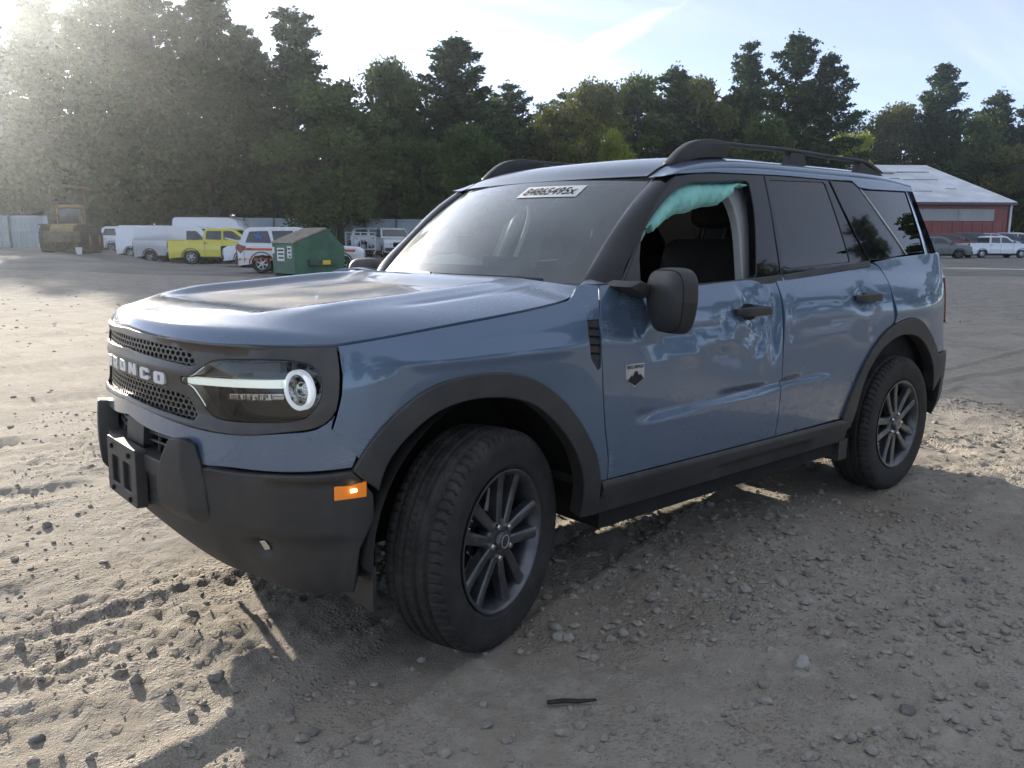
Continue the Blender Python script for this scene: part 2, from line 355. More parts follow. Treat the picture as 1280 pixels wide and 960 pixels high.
def graded(lo, hi, step, far, grow=1.07):
    a = list(np.arange(lo, hi + step, step)); s = step; v = a[-1]; up = []
    while v < far: s *= grow; v += s; up.append(v)
    s = step; v = a[0]; dn = []
    while v > -far: s *= grow; v -= s; dn.append(v)
    return np.array(dn[::-1] + a + up)
gx = graded(-3.0, 4.6, .021, 900); gy = graded(-2.4, 2.4, .021, 900)
X, Y = np.meshgrid(gx, gy, indexing='ij'); Z = ground_h(X, Y)
V = np.stack([X, Y, Z], -1).reshape(-1, 3); nx, ny = len(gx), len(gy)
I = np.arange(nx * ny).reshape(nx, ny); F = np.stack([I[:-1, :-1], I[1:, :-1], I[1:, 1:], I[:-1, 1:]], -1).reshape(-1, 4)

m, nt, out = new_mat('sandy_dirt'); b = NB(nt); P = b.n('ShaderNodeBsdfPrincipled'); v = b.pos()
sp = b.n('ShaderNodeSeparateXYZ'); nt.links.new(v, sp.inputs[0])
c = b.mix(b.ramp(b.noise(1.1, 6, .6, v), .3, .7), (.360, .315, .255), (.470, .415, .345))
c = b.mix(b.ramp(b.noise(9., 6, .65, v), .42, .75), c, (.50, .450, .380))
c = b.mix(b.m('MULTIPLY', b.ramp(b.noise(.55, 5, .6, v), .50, .72), .75), c, (.25, .205, .155))
c = b.mix(b.m('MULTIPLY', b.ramp(b.noise(70., 3, .7, v), .55, .75), .5), c, (.17, .150, .13))
far_ = b.m('ADD', b.m('ADD', b.m('MULTIPLY', sp.outputs['X'], .70), b.m('MULTIPLY', sp.outputs['Y'], .71)), b.m('MULTIPLY', b.noise(.25, 4, .6, v), 9.))
gm = b.ramp(far_, 11.5, 21.)
gr = b.mix(b.ramp(b.noise(2.5, 7, .75, v), .3, .7), (.28, .255, .22), (.41, .375, .325))
c = b.mix(gm, c, gr); nt.links.new(c, P.inputs['Base Color']); P.inputs['Roughness'].default_value = .95; P.inputs['Specular IOR Level'].default_value = .25
vo = b.n('ShaderNodeTexVoronoi', {'Scale': 58., 'Randomness': 1.}); nt.links.new(v, vo.inputs['Vector']); vo2 = b.n('ShaderNodeTexVoronoi', {'Scale': 130., 'Randomness': 1.}); nt.links.new(v, vo2.inputs['Vector'])
pb = b.m('MULTIPLY', b.ramp(vo.outputs['Distance'], .52, .18), b.ramp(b.noise(2.2, 5, .6, v), .42, .62)); pb2 = b.m('MULTIPLY', b.ramp(vo2.outputs['Distance'], .5, .2), b.ramp(b.noise(3.1, 5, .6, v), .38, .62))
hh = b.m('ADD', b.m('ADD', b.m('MULTIPLY', b.noise(30., 6, .7, v), .8), b.m('MULTIPLY', b.noise(140., 4, .7, v), .35)), b.m('ADD', b.m('MULTIPLY', pb, .55), b.m('MULTIPLY', pb2, .3)))
nt.links.new(b.bump(hh, .8, .02), P.inputs['Normal']); nt.links.new(P.outputs[0], out.inputs[0]); M['dirt'] = m
tag(mk('ground', V, F, m, smooth=True), 'uneven sandy dirt lot with tyre tracks round the car', kind='structure')

# paved yard beyond the dirt: a worn sheet of asphalt with a real edge
PN = Vector((.70, .714)); PT = Vector((.714, -.70))
tt = np.r_[np.linspace(-90, -40, 20), np.linspace(-39, 60, 200), np.linspace(62, 160, 40)]; ss = np.r_[np.linspace(0, 45, 60), np.linspace(48, 130, 30)]
edge = 26.9 + fbm(tt, tt * 0, .12, 3, 3) * 1.6 + sst_(-5, 16, tt) * 4.5
TT, SS = np.meshgrid(np.arange(len(tt)), ss, indexing='ij')
E0 = edge[TT]; TV = tt[TT]; px_ = PN.x * (E0 + SS) + PT.x * TV; py_ = PN.y * (E0 + SS) + PT.y * TV
pz = ground_h(px_, py_) + .035 - .03 * (SS < .01)
V = np.stack([px_, py_, pz], -1).reshape(-1, 3); I = np.arange(len(tt) * len(ss)).reshape(len(tt), len(ss)); F = np.stack([I[:-1, :-1], I[:-1, 1:], I[1:, 1:], I[1:, :-1]], -1).reshape(-1, 4)
m, nt, out = new_mat('worn_asphalt'); b = NB(nt); P = b.n('ShaderNodeBsdfPrincipled'); v = b.pos()
c = b.mix(b.ramp(b.noise(.35, 6, .65, v), .3, .7), (.115, .112, .105), (.235, .22, .20)); c = b.mix(b.ramp(b.noise(14., 5, .7, v), .4, .8), c, (.27, .25, .22))
nt.links.new(c, P.inputs['Base Color']); P.inputs['Roughness'].default_value = .82; nt.links.new(b.bump(b.noise(25., 5, .7, v), .5, .02), P.inputs['Normal']); nt.links.new(P.outputs[0], out.inputs[0]); M['asphalt'] = m
tag(mk('paved_yard', V, F, m), 'worn grey asphalt yard beyond the dirt', kind='structure')

# stones
rng = np.random.default_rng(7)
ph = (1 + 5**.5) / 2
ICO = np.array([(-1, ph, 0), (1, ph, 0), (-1, -ph, 0), (1, -ph, 0), (0, -1, ph), (0, 1, ph), (0, -1, -ph), (0, 1, -ph), (ph, 0, -1), (ph, 0, 1), (-ph, 0, -1), (-ph, 0, 1)]) / 1.902
ICF = np.array([(0, 11, 5), (0, 5, 1), (0, 1, 7), (0, 7, 10), (0, 10, 11), (1, 5, 9), (5, 11, 4), (11, 10, 2), (10, 7, 6), (7, 1, 8), (3, 9, 4), (3, 4, 2), (3, 2, 6), (3, 6, 8), (3, 8, 9), (4, 9, 5), (2, 4, 11), (6, 2, 10), (8, 6, 7), (9, 8, 1)])
def stone_mat(name, a, b_):
    m, nt, out = new_mat(name); b = NB(nt); P = b.n('ShaderNodeBsdfPrincipled'); v = b.pos()
    c = b.mix(b.ramp(b.noise(22., 2, .5, v), .3, .7), a, b_); c = b.mix(b.m('MULTIPLY', b.ramp(b.noise(160., 5, .7, v), .35, .7), .45), c, tuple(x * .55 for x in a))
    nt.links.new(c, P.inputs['Base Color']); P.inputs['Roughness'].default_value = .9; nt.links.new(b.bump(b.noise(220., 5, .7, v), .6, .004), P.inputs['Normal']); nt.links.new(P.outputs[0], out.inputs[0]); return m
M['stone'] = stone_mat('grey_brown_stone', (.29, .255, .215), (.45, .41, .355)); M['palestone'] = stone_mat('pale_stone', (.38, .36, .33), (.52, .50, .46)); M['darkstone'] = stone_mat('dark_grey_stone', (.20, .185, .165), (.30, .28, .255))
N = 24000
sx = rng.uniform(-3.4, 5.6, N * 4); sy = rng.uniform(-2.9, 4.2, N * 4)
dn = (sst_(-.16, .22, fbm(sx, sy, .9, 3, 81)) + .12) * np.where((sx < -.2) & (sy > -.7) | (sy > 1.0), .24, 1.)
kp = rng.uniform(0, 1.1, N * 4) < dn; sx, sy = sx[kp][:N], sy[kp][:N]; N = len(sx)
sr = .0035 + .024 * rng.power(.45, N)**1.5 * rng.uniform(.3, 1, N) * np.where((sy > .3) | (sx < -.2) & (sy > -.7), .6, 1.)
sz = ground_h(sx, sy)
jit = 1 + rng.uniform(-.28, .28, (24, 12, 3))
base = ICO[None] * jit; pick = rng.integers(0, 24, N); ang = rng.uniform(0, 2 * np.pi, N); sq = np.stack([rng.uniform(.7, 1.35, N), rng.uniform(.7, 1.2, N), rng.uniform(.35, .75, N)], -1)
pv = base[pick] * sq[:, None, :]; ca, sa = np.cos(ang)[:, None], np.sin(ang)[:, None]
pv = np.stack([pv[..., 0] * ca - pv[..., 1] * sa, pv[..., 0] * sa + pv[..., 1] * ca, pv[..., 2]], -1) * sr[:, None, None]
pv += np.stack([sx, sy, sz + sr * .18], -1)[:, None, :]
V = pv.reshape(-1, 3); F = (ICF[None] + (np.arange(N) * 12)[:, None, None]).reshape(-1, 3)
tag(mk('gravel', V, F, M['stone'], smooth=False), 'loose gravel and small stones scattered over the dirt', 'gravel', kind='stuff')
# coarser far gravel towards the yard
N2 = 2600; fx = rng.uniform(-7, 22, N2 * 3); fy = rng.uniform(2.5, 24, N2 * 3); ok = (.7 * fx + .714 * fy < 26) & (fy > 3.4 + 0 * fx) | (fx > 5.6) & (.7 * fx + .714 * fy < 22); fx, fy = fx[ok][:N2], fy[ok][:N2]; N2 = len(fx)
fr_ = .010 + .026 * rng.power(.4, N2)**1.5; pv = (base[rng.integers(0, 24, N2)] * np.array((1.1, 1, .4))) * fr_[:, None, None] + np.stack([fx, fy, ground_h(fx, fy) + fr_ * .15], -1)[:, None, :]
tag(mk('gravel', pv.reshape(-1, 3), (ICF[None] + (np.arange(N2) * 12)[:, None, None]).reshape(-1, 3), M['stone'], smooth=False), 'coarse gravel strewn over the open lot behind the car', 'gravel', kind='stuff')
def rock_mesh(seed):
    r = random.Random(seed); bm = bmesh.new(); bmesh.ops.create_icosphere(bm, subdivisions=2, radius=1.0)
    cuts = [Vector((r.uniform(-1, 1), r.uniform(-1, 1), r.uniform(-.6, 1))).normalized() for _ in range(9)]
    for v_ in bm.verts:
        for n_ in cuts:
            dd = v_.co.dot(n_)
            if dd > .72: v_.co -= n_ * (dd - .72) * .95
        v_.co *= 1 + r.uniform(-.05, .05)
    me = bpy.data.meshes.new('rock'); bm.to_mesh(me); bm.free(); me.polygons.foreach_set('use_smooth', np.ones(len(me.polygons), bool)); me.set_sharp_from_angle(angle=R_(24)); return me
ROCKS = [(0.58, -1.6, 0.063, 'palestone', 'pale angular rock standing out on the shaded dirt at lower right'), (0.4, -1.58, 0.037, 'stone', None), (0.7, -1.28, 0.049, 'darkstone', None), (1.07, -1.23, 0.06, 'stone', None), (1.03, -1.45, 0.045, 'stone', None), (1.22, -1.75, 0.06, 'stone', None), (1.71, -1.64, 0.043, 'darkstone', None), (1.61, -1.29, 0.039, 'stone', None), (1.13, -0.89, 0.046, 'stone', None), (0.02, -1.41, 0.035, 'stone', None), (-0.09, -1.35, 0.029, 'darkstone', None), (-0.21, -1.38, 0.042, 'stone', None), (-0.62, -1.06, 0.046, 'stone', 'rounded grey stone at the bottom edge right of the shadow line'), (-0.6, -1.09, 0.029, 'stone', None), (-0.69, -0.91, 0.047, 'darkstone', None), (-0.8, -0.93, 0.037, 'stone', None), (-0.79, -0.5, 0.057, 'darkstone', 'dark rock in the sunlit dirt just left of the shadow edge'), (-1.0, -0.29, 0.048, 'stone', 'dark grey rock in the sunlit dirt left of the bumper shadow'), (-1.1, 0.0, 0.036, 'darkstone', 'small angular rock near the left edge of the sunlit dirt'), (-1.19, 0.11, 0.041, 'stone', 'leftmost small rock at the edge of the sunlit dirt'), (-1.26, -0.5, 0.046, 'darkstone', 'dark rock at the bottom left corner of the sunlit dirt'), (-0.98, -0.38, 0.038, 'stone', 'brown rock beside another in the sunlit left foreground'), (-0.25, -0.78, 0.03, 'palestone', 'small pale stone just left of where the front tyre meets the dirt'), (0.16, -0.98, 0.063, 'stone', 'largest grey rock beside the front tyre on the shaded ground'), (0.15, -1.14, 0.04, 'stone', None), (0.19, -0.93, 0.048, 'stone', None), (0.79, -0.97, 0.042, 'darkstone', None), (0.59, -1.91, 0.053, 'darkstone', 'broad dark rock near the bottom right corner'), (1.34, -1.9, 0.048, 'stone', None), (0.9, -1.99, 0.042, 'stone', None), (1.23, -1.24, 0.043, 'darkstone', None), (-0.49, -1.24, 0.036, 'stone', None), (-0.27, -1.12, 0.032, 'stone', None), (-0.69, -0.03, 0.05, 'stone', 'grey rock in the sunlit tracks below the front bumper'), (-0.87, 1.29, 0.051, 'darkstone', 'rock in the churned tyre tracks far left of the bumper'), (-0.78, -0.81, 0.034, 'stone', None), (-1.18, -0.68, 0.028, 'stone', None), (0.54, -1.07, 0.039, 'stone', None), (0.34, -1.87, 0.029, 'darkstone', None), (2.43, -1.18, 0.039, 'palestone', 'small pale rock at the foot of the rear tyre'), (-0.24, -1.27, 0.026, 'stone', None)]
for i, (rx, ry, rd, mt, lab) in enumerate(ROCKS):
    o = link('rock', rock_mesh(i), None, M[mt]); r = random.Random(i * 7 + 1); s = rd * .5
    o.scale = (s * r.uniform(.95, 1.25), s * r.uniform(.8, 1.), s * r.uniform(.6, .85)); o.rotation_euler = (r.uniform(-.3, .3), r.uniform(-.3, .3), r.uniform(0, 6.28))
    o.location = (rx, ry, float(ground_h(np.array([rx]), np.array([ry]))[0]) + s * .22)
    if lab: tag(o, lab, 'rock')
    else: tag(o, 'small grey brown rock lying loose on the shaded dirt', 'rock', 'small loose rocks on the dirt')
bm = bmesh.new(); tw = [(-.15, -1.25), (-.115, -1.275), (-.07, -1.295), (-.03, -1.325)]
tube(bm, [(x, y, float(ground_h(np.array([x]), np.array([y]))[0]) + .012 + .004 * math.sin(i * 2)) for i, (x, y) in enumerate(tw)], [.006, .007, .006, .004], 6)
M['bark'] = mat_basic('dark_bark', (.045, .042, .036), .9, var=.35, vscale=30, bump=.004, bscale=60)
TWIG = mkbm('twig', bm, M['bark']); tag(TWIG, 'short dark broken twig lying on the dirt in front', 'twig')
# ---- smooth reference surfaces of the car body (metres, front axle at x=0, front towards -x) ----
def cspline(t, y):
    t = np.asarray(t, float); y = np.asarray(y, float)
    n = len(t); h = np.diff(t); A = np.zeros((n, n)); b = np.zeros((n,) + y.shape[1:])
    A[0, 0] = A[-1, -1] = 1
    for i in range(1, n - 1):
        A[i, i-1] = h[i-1]; A[i, i] = 2 * (h[i-1] + h[i]); A[i, i+1] = h[i]
        b[i] = 3 * ((y[i+1] - y[i]) / h[i] - (y[i] - y[i-1]) / h[i-1])
    c = np.linalg.solve(A, b)
    def f(x):
        x = np.clip(np.asarray(x, float), t[0], t[-1])
        i = np.clip(np.searchsorted(t, x, side='right') - 1, 0, n - 2)
        hh = h[i]; dx = x - t[i]
        if y.ndim > 1:
            hh = hh[..., None]; dx = dx[..., None]
        bb = (y[i+1] - y[i]) / hh - hh * (2 * c[i] + c[i+1]) / 3
        dd = (c[i+1] - c[i]) / (3 * hh)
        return y[i] + bb * dx + c[i] * dx**2 + dd * dx**3
    return f
def lut(tab):
    a = np.array(tab, float); f = cspline(a[:, 0], a[:, 1])
    def g(x):
        x = np.asarray(x, float)
        return np.where(x < a[0, 0], a[0, 1], np.where(x > a[-1, 0], a[-1, 1], f(x)))
    return g
def plut(tab):          # monotone-friendly: linear then smoothed a little
    a = np.array(tab, float)
    return lambda x: np.interp(x, a[:, 0], a[:, 1])
def sst(a, b, x):
    t = np.clip((np.asarray(x, float) - a) / (b - a), 0, 1); return t * t * (3 - 2 * t)
PLAN = np.array([(-.813,-.25),(-.832,0),(-.813,.25),(-.768,.47),(-.708,.630),(-.620,.755),(-.505,.836),(-.36,.876),(-.15,.893),(.2,.897),(.8,.901),(1.4,.904),
 (2.2,.904),(2.7,.902),(2.95,.896),(3.15,.880),(3.30,.840),(3.40,.75),(3.455,.55),(3.485,.25),(3.49,0),(3.485,-.25)])
_ch = np.r_[0, np.cumsum(np.hypot(*np.diff(PLAN, axis=0).T))]
_pf = cspline(_ch, PLAN); _tt = np.linspace(_ch[1], _ch[-2], 1501); _pp = _pf(_tt); _pp[0, 1] = 0; _pp[-1, 1] = 0
_al = np.r_[0, np.cumsum(np.hypot(*np.diff(_pp, axis=0).T))]
_tg = np.gradient(_pp, _al, axis=0); _tg /= np.linalg.norm(_tg, axis=1)[:, None]
_a0 = float(np.interp(0., _pp[:800, 0], _al[:800])); _al = np.where(_al < _a0, _al * 1.5224 / _a0, 1.5224 + _al - _a0)     # u = 1.5224 at the front axle
ULEN = float(_al[-1])
_tg[0] = (0, 1); _tg[-1] = (0, -1)
_nm = np.stack([-_tg[:, 1], _tg[:, 0]], 1)
def plan(u):
    return (np.stack([np.interp(u, _al, _pp[:, k]) for k in (0, 1)], -1), np.stack([np.interp(u, _al, _nm[:, k]) for k in (0, 1)], -1))
def u_of_x(x):          # on the flank
    m = (_al > .9) & (_pp[:, 0] < 3.3); return np.interp(x, _pp[m, 0], _al[m])
U_CORNER = float(np.interp(-.60, _pp[:700, 0], _al[:700]))
D_FRONT = lut([(.15,-.26),(.22,-.17),(.30,-.085),(.38,-.025),(.46,.006),(.52,.016),(.62,.020),(.70,.014),(.78,.004),(.88,.000),(.95,-.004),(1.0,-.010),(1.04,-.022),(1.10,-.06),(1.2,-.15)])
D_CORN = lut([(.15,-.17),(.22,-.09),(.30,-.045),(.38,-.018),(.46,-.004),(.52,0),(.62,.004),(.72,.002),(.82,-.004),(.92,-.014),(1.0,-.030),(1.04,-.046),(1.10,-.10),(1.2,-.24)])
D_SIDE = lut([(.15,-.14),(.25,-.075),(.33,-.045),(.42,-.022),(.50,-.010),(.60,-.002),(.70,.002),(.80,.004),(.90,.005),(.97,.002),(1.02,-.008),(1.07,-.024),(1.11,-.044),(1.15,-.064),(1.20,-.085),(1.30,-.13)])
D_REAR = lut([(.15,-.20),(.30,-.06),(.40,-.01),(.50,0),(.60,.005),(.70,0),(.85,-.02),(1.0,-.03),(1.2,-.055),(1.3,-.08)])
def S_off(u, z):
    u, z = np.broadcast_arrays(np.asarray(u, float), np.asarray(z, float))
    a = sst(.25, .85, u); b = sst(1.00, 1.55, u); c = sst(ULEN - 1.35, ULEN - .75, u)
    d = D_FRONT(z) * (1 - a) + D_CORN(z) * a
    d = d * (1 - b) + D_SIDE(z) * b
    d = d * (1 - c) + D_REAR(z) * c
    return d
def S(u, z, off=0.0):
    u, z = np.broadcast_arrays(np.asarray(u, float), np.asarray(z, float))
    c, n = plan(u); d = (S_off(u, z) + off)[..., None]
    q = c + n * d
    return np.stack([q[..., 0], -q[..., 1], z], -1)      # left flank: y negative
def G_w(x, z):          # greenhouse half width
    x, z = np.broadcast_arrays(np.asarray(x, float), np.asarray(z, float))
    wb = .842 - .02 * sst(1.6, .5, x) - .045 * sst(2.2, 3.4, x)**1.5
    h = z - 1.12
    return wb - .27 * h - .16 * np.maximum(h, 0)**2
def G(x, z, off=0.0):
    w = G_w(x, z) + off
    x, z = np.broadcast_arrays(np.asarray(x, float), np.asarray(z, float))
    return np.stack([x, -w, z], -1)
# ------------------------------------------------------------------ the car
def S2(u, z, off=0.0):                       # body shell, both sides: u<0 is the far flank
    u, z = np.broadcast_arrays(np.asarray(u, float), np.asarray(z, float))
    q = S(np.abs(u), z, off); q = q.copy(); q[..., 1] *= np.where(u < 0, -1, 1); return q
def smooth(pts, n=8):
    a = np.array(pts, float); t = np.r_[0, np.cumsum(np.hypot(*np.diff(a, axis=0).T))]
    return [tuple(x) for x in cspline(t, a)(np.linspace(0, t[-1], (len(a) - 1) * n + 1))]
def resample(poly, h):
    o = []
    for a, b in zip(poly, list(poly[1:]) + [poly[0]]):
        L = math.hypot(b[0] - a[0], b[1] - a[1])
        if L < 1e-6: continue
        k = max(1, int(round(L / h)))
        for i in range(k): o.append((a[0] + (b[0] - a[0]) * i / k, a[1] + (b[1] - a[1]) * i / k))
    r = [o[0]]
    for q in o[1:]:
        if math.hypot(q[0] - r[-1][0], q[1] - r[-1][1]) > h * .25: r.append(q)
    if math.hypot(r[0][0] - r[-1][0], r[0][1] - r[-1][1]) < h * .25: r.pop()
    return np.array(r)
def area2(q): return .5 * np.sum(q[:, 0] * np.roll(q[:, 1], -1) - np.roll(q[:, 0], -1) * q[:, 1])
def bnorm(q):                                # inward normals of a CCW ring
    d = np.roll(q, -1, 0) - np.roll(q, 1, 0); d /= np.maximum(np.linalg.norm(d, axis=1), 1e-9)[:, None]
    return np.stack([-d[:, 1], d[:, 0]], 1)
def inpoly(P, q):
    x, y = P[:, 0], P[:, 1]; c = np.zeros(len(P), bool); j = np.roll(np.arange(len(q)), 1)
    for i in range(len(q)):
        (xi, yi), (xj, yj) = q[i], q[j[i]]
        if yi == yj: continue
        c ^= ((yi > y) != (yj > y)) & (x < (xj - xi) * (y - yi) / (yj - yi) + xi)
    return c
def segdist(P, q):
    d = np.full(len(P), 1e9)
    for a, b in zip(q, np.roll(q, -1, 0)):
        ab = b - a; t = np.clip(((P - a) @ ab) / max(ab @ ab, 1e-12), 0, 1); d = np.minimum(d, np.hypot(*(P - a - t[:, None] * ab).T))
    return d
def rrect(u0, u1, v0, v1, r, n=5):
    o = []
    for cu_, cv_, a0 in ((u1 - r, v0 + r, -90), (u1 - r, v1 - r, 0), (u0 + r, v1 - r, 90), (u0 + r, v0 + r, 180)):
        for k in range(n + 1):
            a = R_(a0 + 90 * k / n); o.append((cu_ + r * math.cos(a), cv_ + r * math.sin(a)))
    return o
def panel(name, poly, F, mat, parent, off=0., h=.03, lip=.012, edge=.0025, gap=0., holes=(), dent=None, both=True, hole_lip=None, attr=None, ref=None):
    """a sheet cut to poly in the (u,v) space of surface F, with rolled edges; both=True also builds its mirror image on the far side"""
    q = resample(poly, h * .6)
    if area2(q) < 0: q = q[::-1]
    q = q + bnorm(q) * (gap + edge)
    rings = [q]
    for hp in holes:
        r = resample(hp, h * .5)
        if area2(r) > 0: r = r[::-1]          # holes CW: bnorm then points into the sheet
        rings.append(r + bnorm(r) * edge)
    lo, hi = q.min(0), q.max(0)
    gu, gv = np.meshgrid(np.arange(lo[0] + h / 2, hi[0], h), np.arange(lo[1] + h / 2, hi[1], h), indexing='ij'); g = np.stack([gu.ravel(), gv.ravel()], 1)
    k = inpoly(g, q)
    for r in rings[1:]: k &= ~inpoly(g, r)
    g = g[k]
    for r in rings:
        if len(g): g = g[segdist(g, r) > h * .45]
    pts = np.vstack(rings + [g]); E = []; o = 0
    for r in rings:
        n = len(r); E += [(o + i, o + (i + 1) % n) for i in range(n)]; o += n
    res = delaunay_2d_cdt([Vector(p_) for p_ in pts.tolist()], E, [], 0, 1e-7, False)
    pv = np.array([tuple(a) for a in res[0]]); tri = np.array([f for f in res[2] if len(f) == 3])
    c = pv[tri].mean(1); k = inpoly(c, q)
    for r in rings[1:]: k &= ~inpoly(c, r)
    tri = tri[k]
    if len(pv) != len(pts): print('cdt', name, len(pv), len(pts))
    def ev(uv, extra=0.):
        d = off + extra + (dent(uv[:, 0], uv[:, 1]) if dent is not None else 0.)
        return F(uv[:, 0], uv[:, 1], d)
    e = 1e-3
    def nrm(uv):
        a = ev(uv + (e, 0)) - ev(uv - (e, 0)); b_ = ev(uv + (0, e)) - ev(uv - (0, e)); n_ = np.cross(a, b_); n_ /= np.maximum(np.linalg.norm(n_, axis=1), 1e-12)[:, None]
        P_ = ev(uv); rf = (P_ - np.array((1.2, 0, .75))) if ref is None else np.broadcast_to(np.array(ref, float), P_.shape)
        return n_ * np.where((n_ * rf).sum(1) < 0, -1, 1)[:, None]
    P_ = ev(pv); Nn = nrm(pv)
    t0 = tri[0]; fn = np.cross(P_[tri[:, 1]] - P_[tri[:, 0]], P_[tri[:, 2]] - P_[tri[:, 0]])
    flip = (fn * Nn[tri[:, 0]]).sum(1) < 0; tri[flip] = tri[flip][:, ::-1]
    V = [P_]; NN = [Nn]; FF = [tuple(t) for t in tri]; UV = [pv]; base = len(P_)
    # map ring points to cdt vertex ids
    idm = {}
    for i, orig in enumerate(res[3]):
        for w in orig: idm[w] = i
    o = 0
    for ri, r in enumerate(rings):
        n = len(r); ids = np.array([idm.get(o + i, o + i) for i in range(n)]); o += n
        out2 = -bnorm(r)
        LP = lip if (ri == 0 or hole_lip is None) else hole_lip
        uvo = r + out2 * edge; Pn = ev(uvo); nn = nrm(r)
        od = ev(r + out2 * 2e-3) - ev(r); od /= np.maximum(np.linalg.norm(od, axis=1), 1e-9)[:, None]
        r1 = Pn - nn * edge; r2 = Pn - nn * (edge + LP)
        mid = ev(r + out2 * edge * .7) - nn * edge * .3; nm = nn + od; nm /= np.linalg.norm(nm, axis=1)[:, None]
        prev = ids
        for vv, no in ((mid, nm), (r1, od)):
            ni = np.arange(n) + base; V.append(vv); NN.append(no); UV.append(r); base += n
            for i in range(n): j = (i + 1) % n; FF.append((prev[j], prev[i], ni[i], ni[j]))
            prev = ni
        if LP > 0:
            ni = np.arange(n) + base; V.append(r2); NN.append(od); UV.append(r); base += n
            for i in range(n): j = (i + 1) % n; FF.append((prev[j], prev[i], ni[i], ni[j]))
    V = np.vstack(V); NN = np.vstack(NN); UV = np.vstack(UV)
    # fix winding of the edge strips by their normals
    FF2 = []
    for f in FF:
        if len(f) == 4:
            a, b_, c_ = V[f[0]], V[f[1]], V[f[2]]; fn_ = np.cross(b_ - a, c_ - a)
            if fn_ @ (NN[f[2]]) < 0: f = f[::-1]
        FF2.append(f)
    at = None if attr is None else {k_: fn_(UV[:, 0], UV[:, 1]) for k_, fn_ in attr.items()}
    ob = mk(name, V, FF2, mat, parent, True, NN, attr=at)
    if not both: return ob
    V2 = V * (1, -1, 1); N2 = NN * (1, -1, 1)
    at2 = None if attr is None else {k_: v_ * 0 for k_, v_ in at.items()}
    ob2 = mk(name, V2, [f[::-1] for f in FF2], mat, parent, True, N2, attr=at2)
    return ob, ob2
def grid(name, P_, mat, parent, flip=False, attr=None, sharp=None, close=False):
    n, m_ = P_.shape[:2]; I = np.arange(n * m_).reshape(n, m_); F = np.stack([I[:-1, :-1], I[1:, :-1], I[1:, 1:], I[:-1, 1:]], -1).reshape(-1, 4)
    if flip: F = F[:, ::-1]
    return mk(name, P_.reshape(-1, 3), F, mat, parent, True, None, sharp, {k: a.ravel() for k, a in attr.items()} if attr else None)
def mirror_of(o, parent=None, name=None):
    me = o.data.copy(); a = np.zeros(len(me.vertices) * 3); me.vertices.foreach_get('co', a); a = a.reshape(-1, 3); a[:, 1] *= -1; me.vertices.foreach_set('co', a.ravel()); me.flip_normals(); me.update()
    c = link(name or o.name.split('.')[0], me, parent or o.parent); return c

CAR = empty('sport_utility_vehicle', (0, 0, 0), 0, 'large blue grey off-road car with dented front door in the foreground', 'car')
# traced lines, in metres along the body shell and up
f_out = smooth([(.986, .664), (1.03, .729), (1.125, .818), (1.23, .876), (1.361, .899), (1.507, .895), (1.635, .857), (1.747, .785), (1.851, .675), (1.921, .563), (1.950, .470), (1.958, .400), (1.958, .340)])
f_in = smooth([(1.060, .60), (1.081, .662), (1.152, .743), (1.257, .804), (1.371, .825), (1.508, .816), (1.61, .786), (1.722, .704), (1.816, .592), (1.861, .486), (1.872, .42), (1.876, .345)])
r_out = smooth([(3.600, .460), (3.619, .507), (3.684, .628), (3.77, .735), (3.882, .824), (4.03, .885), (4.194, .907), (4.344, .880), (4.482, .800), (4.607, .694), (4.70, .560)])
r_in = smooth([(3.700, .42), (3.713, .463), (3.751, .609), (3.844, .729), (3.987, .805), (4.14, .827), (4.30, .803), (4.445, .725), (4.546, .616), (4.60, .48)])
door_f = [(1.980, 1.140), (1.948, 1.066), (1.935, .921), (1.95, .756), (1.970, .627), (1.993, .522), (1.996, .462)]
shut = [(.957, 1.005), (1.077, 1.018), (1.317, 1.044), (1.562, 1.067), (1.774, 1.091)]
bez_top = [(0, 1.012), (.227, 1.003), (.498, .997), (.779, 1.001), (.955, 1.005)]
bez_bot = [(0, .776), (.12, .771), (.298, .761), (.499, .752), (.669, .756), (.827, .771), (.902, .786), (.944, .819), (.959, .872), (.963, .926), (.956, 1.003)]
lens = [(.385, .898), (.425, .895), (.493, .934), (.538, .955), (.68, .965), (.822, .967), (.883, .953), (.910, .918), (.909, .865), (.881, .824), (.844, .799), (.703, .790), (.57, .786), (.514, .800), (.470, .842), (.43, .872), (.385, .872)]
zsm = lambda a, b, x: sst(a, b, x)

def gauss(u, z, cu_, cz_, su, sz): return np.exp(-(((u - cu_) / su)**2 + ((z - cz_) / sz)**2))
def rot(u, z, cu_, cz_, ang):
    c, s = math.cos(ang), math.sin(ang); return (u - cu_) * c + (z - cz_) * s, -(u - cu_) * s + (z - cz_) * c
def wavy(u, z): return fbm(u, z, 2.2, 2, 91) * .0035
def mould(u, z):                             # scooped wedge along the doors
    zt = np.interp(u, [2.109, 3.474], [.690, .722]); zb = np.interp(u, [2.109, 3.474], [.640, .690])
    e_ = zsm(2.09, 2.22, u) * zsm(3.49, 3.36, u); f_ = np.clip((zt - z) / np.maximum(zt - zb, .01), -1, 2)
    return -.010 * e_ * zsm(-.06, .12, f_) * zsm(1.15, .35, f_)
def crease(u, z, cu_, cz_, ang, L, W_):
    a, b_ = rot(u, z, cu_, cz_, ang); return np.maximum(0, 1 - np.abs(b_) / W_) * zsm(L, L * .5, np.abs(a))
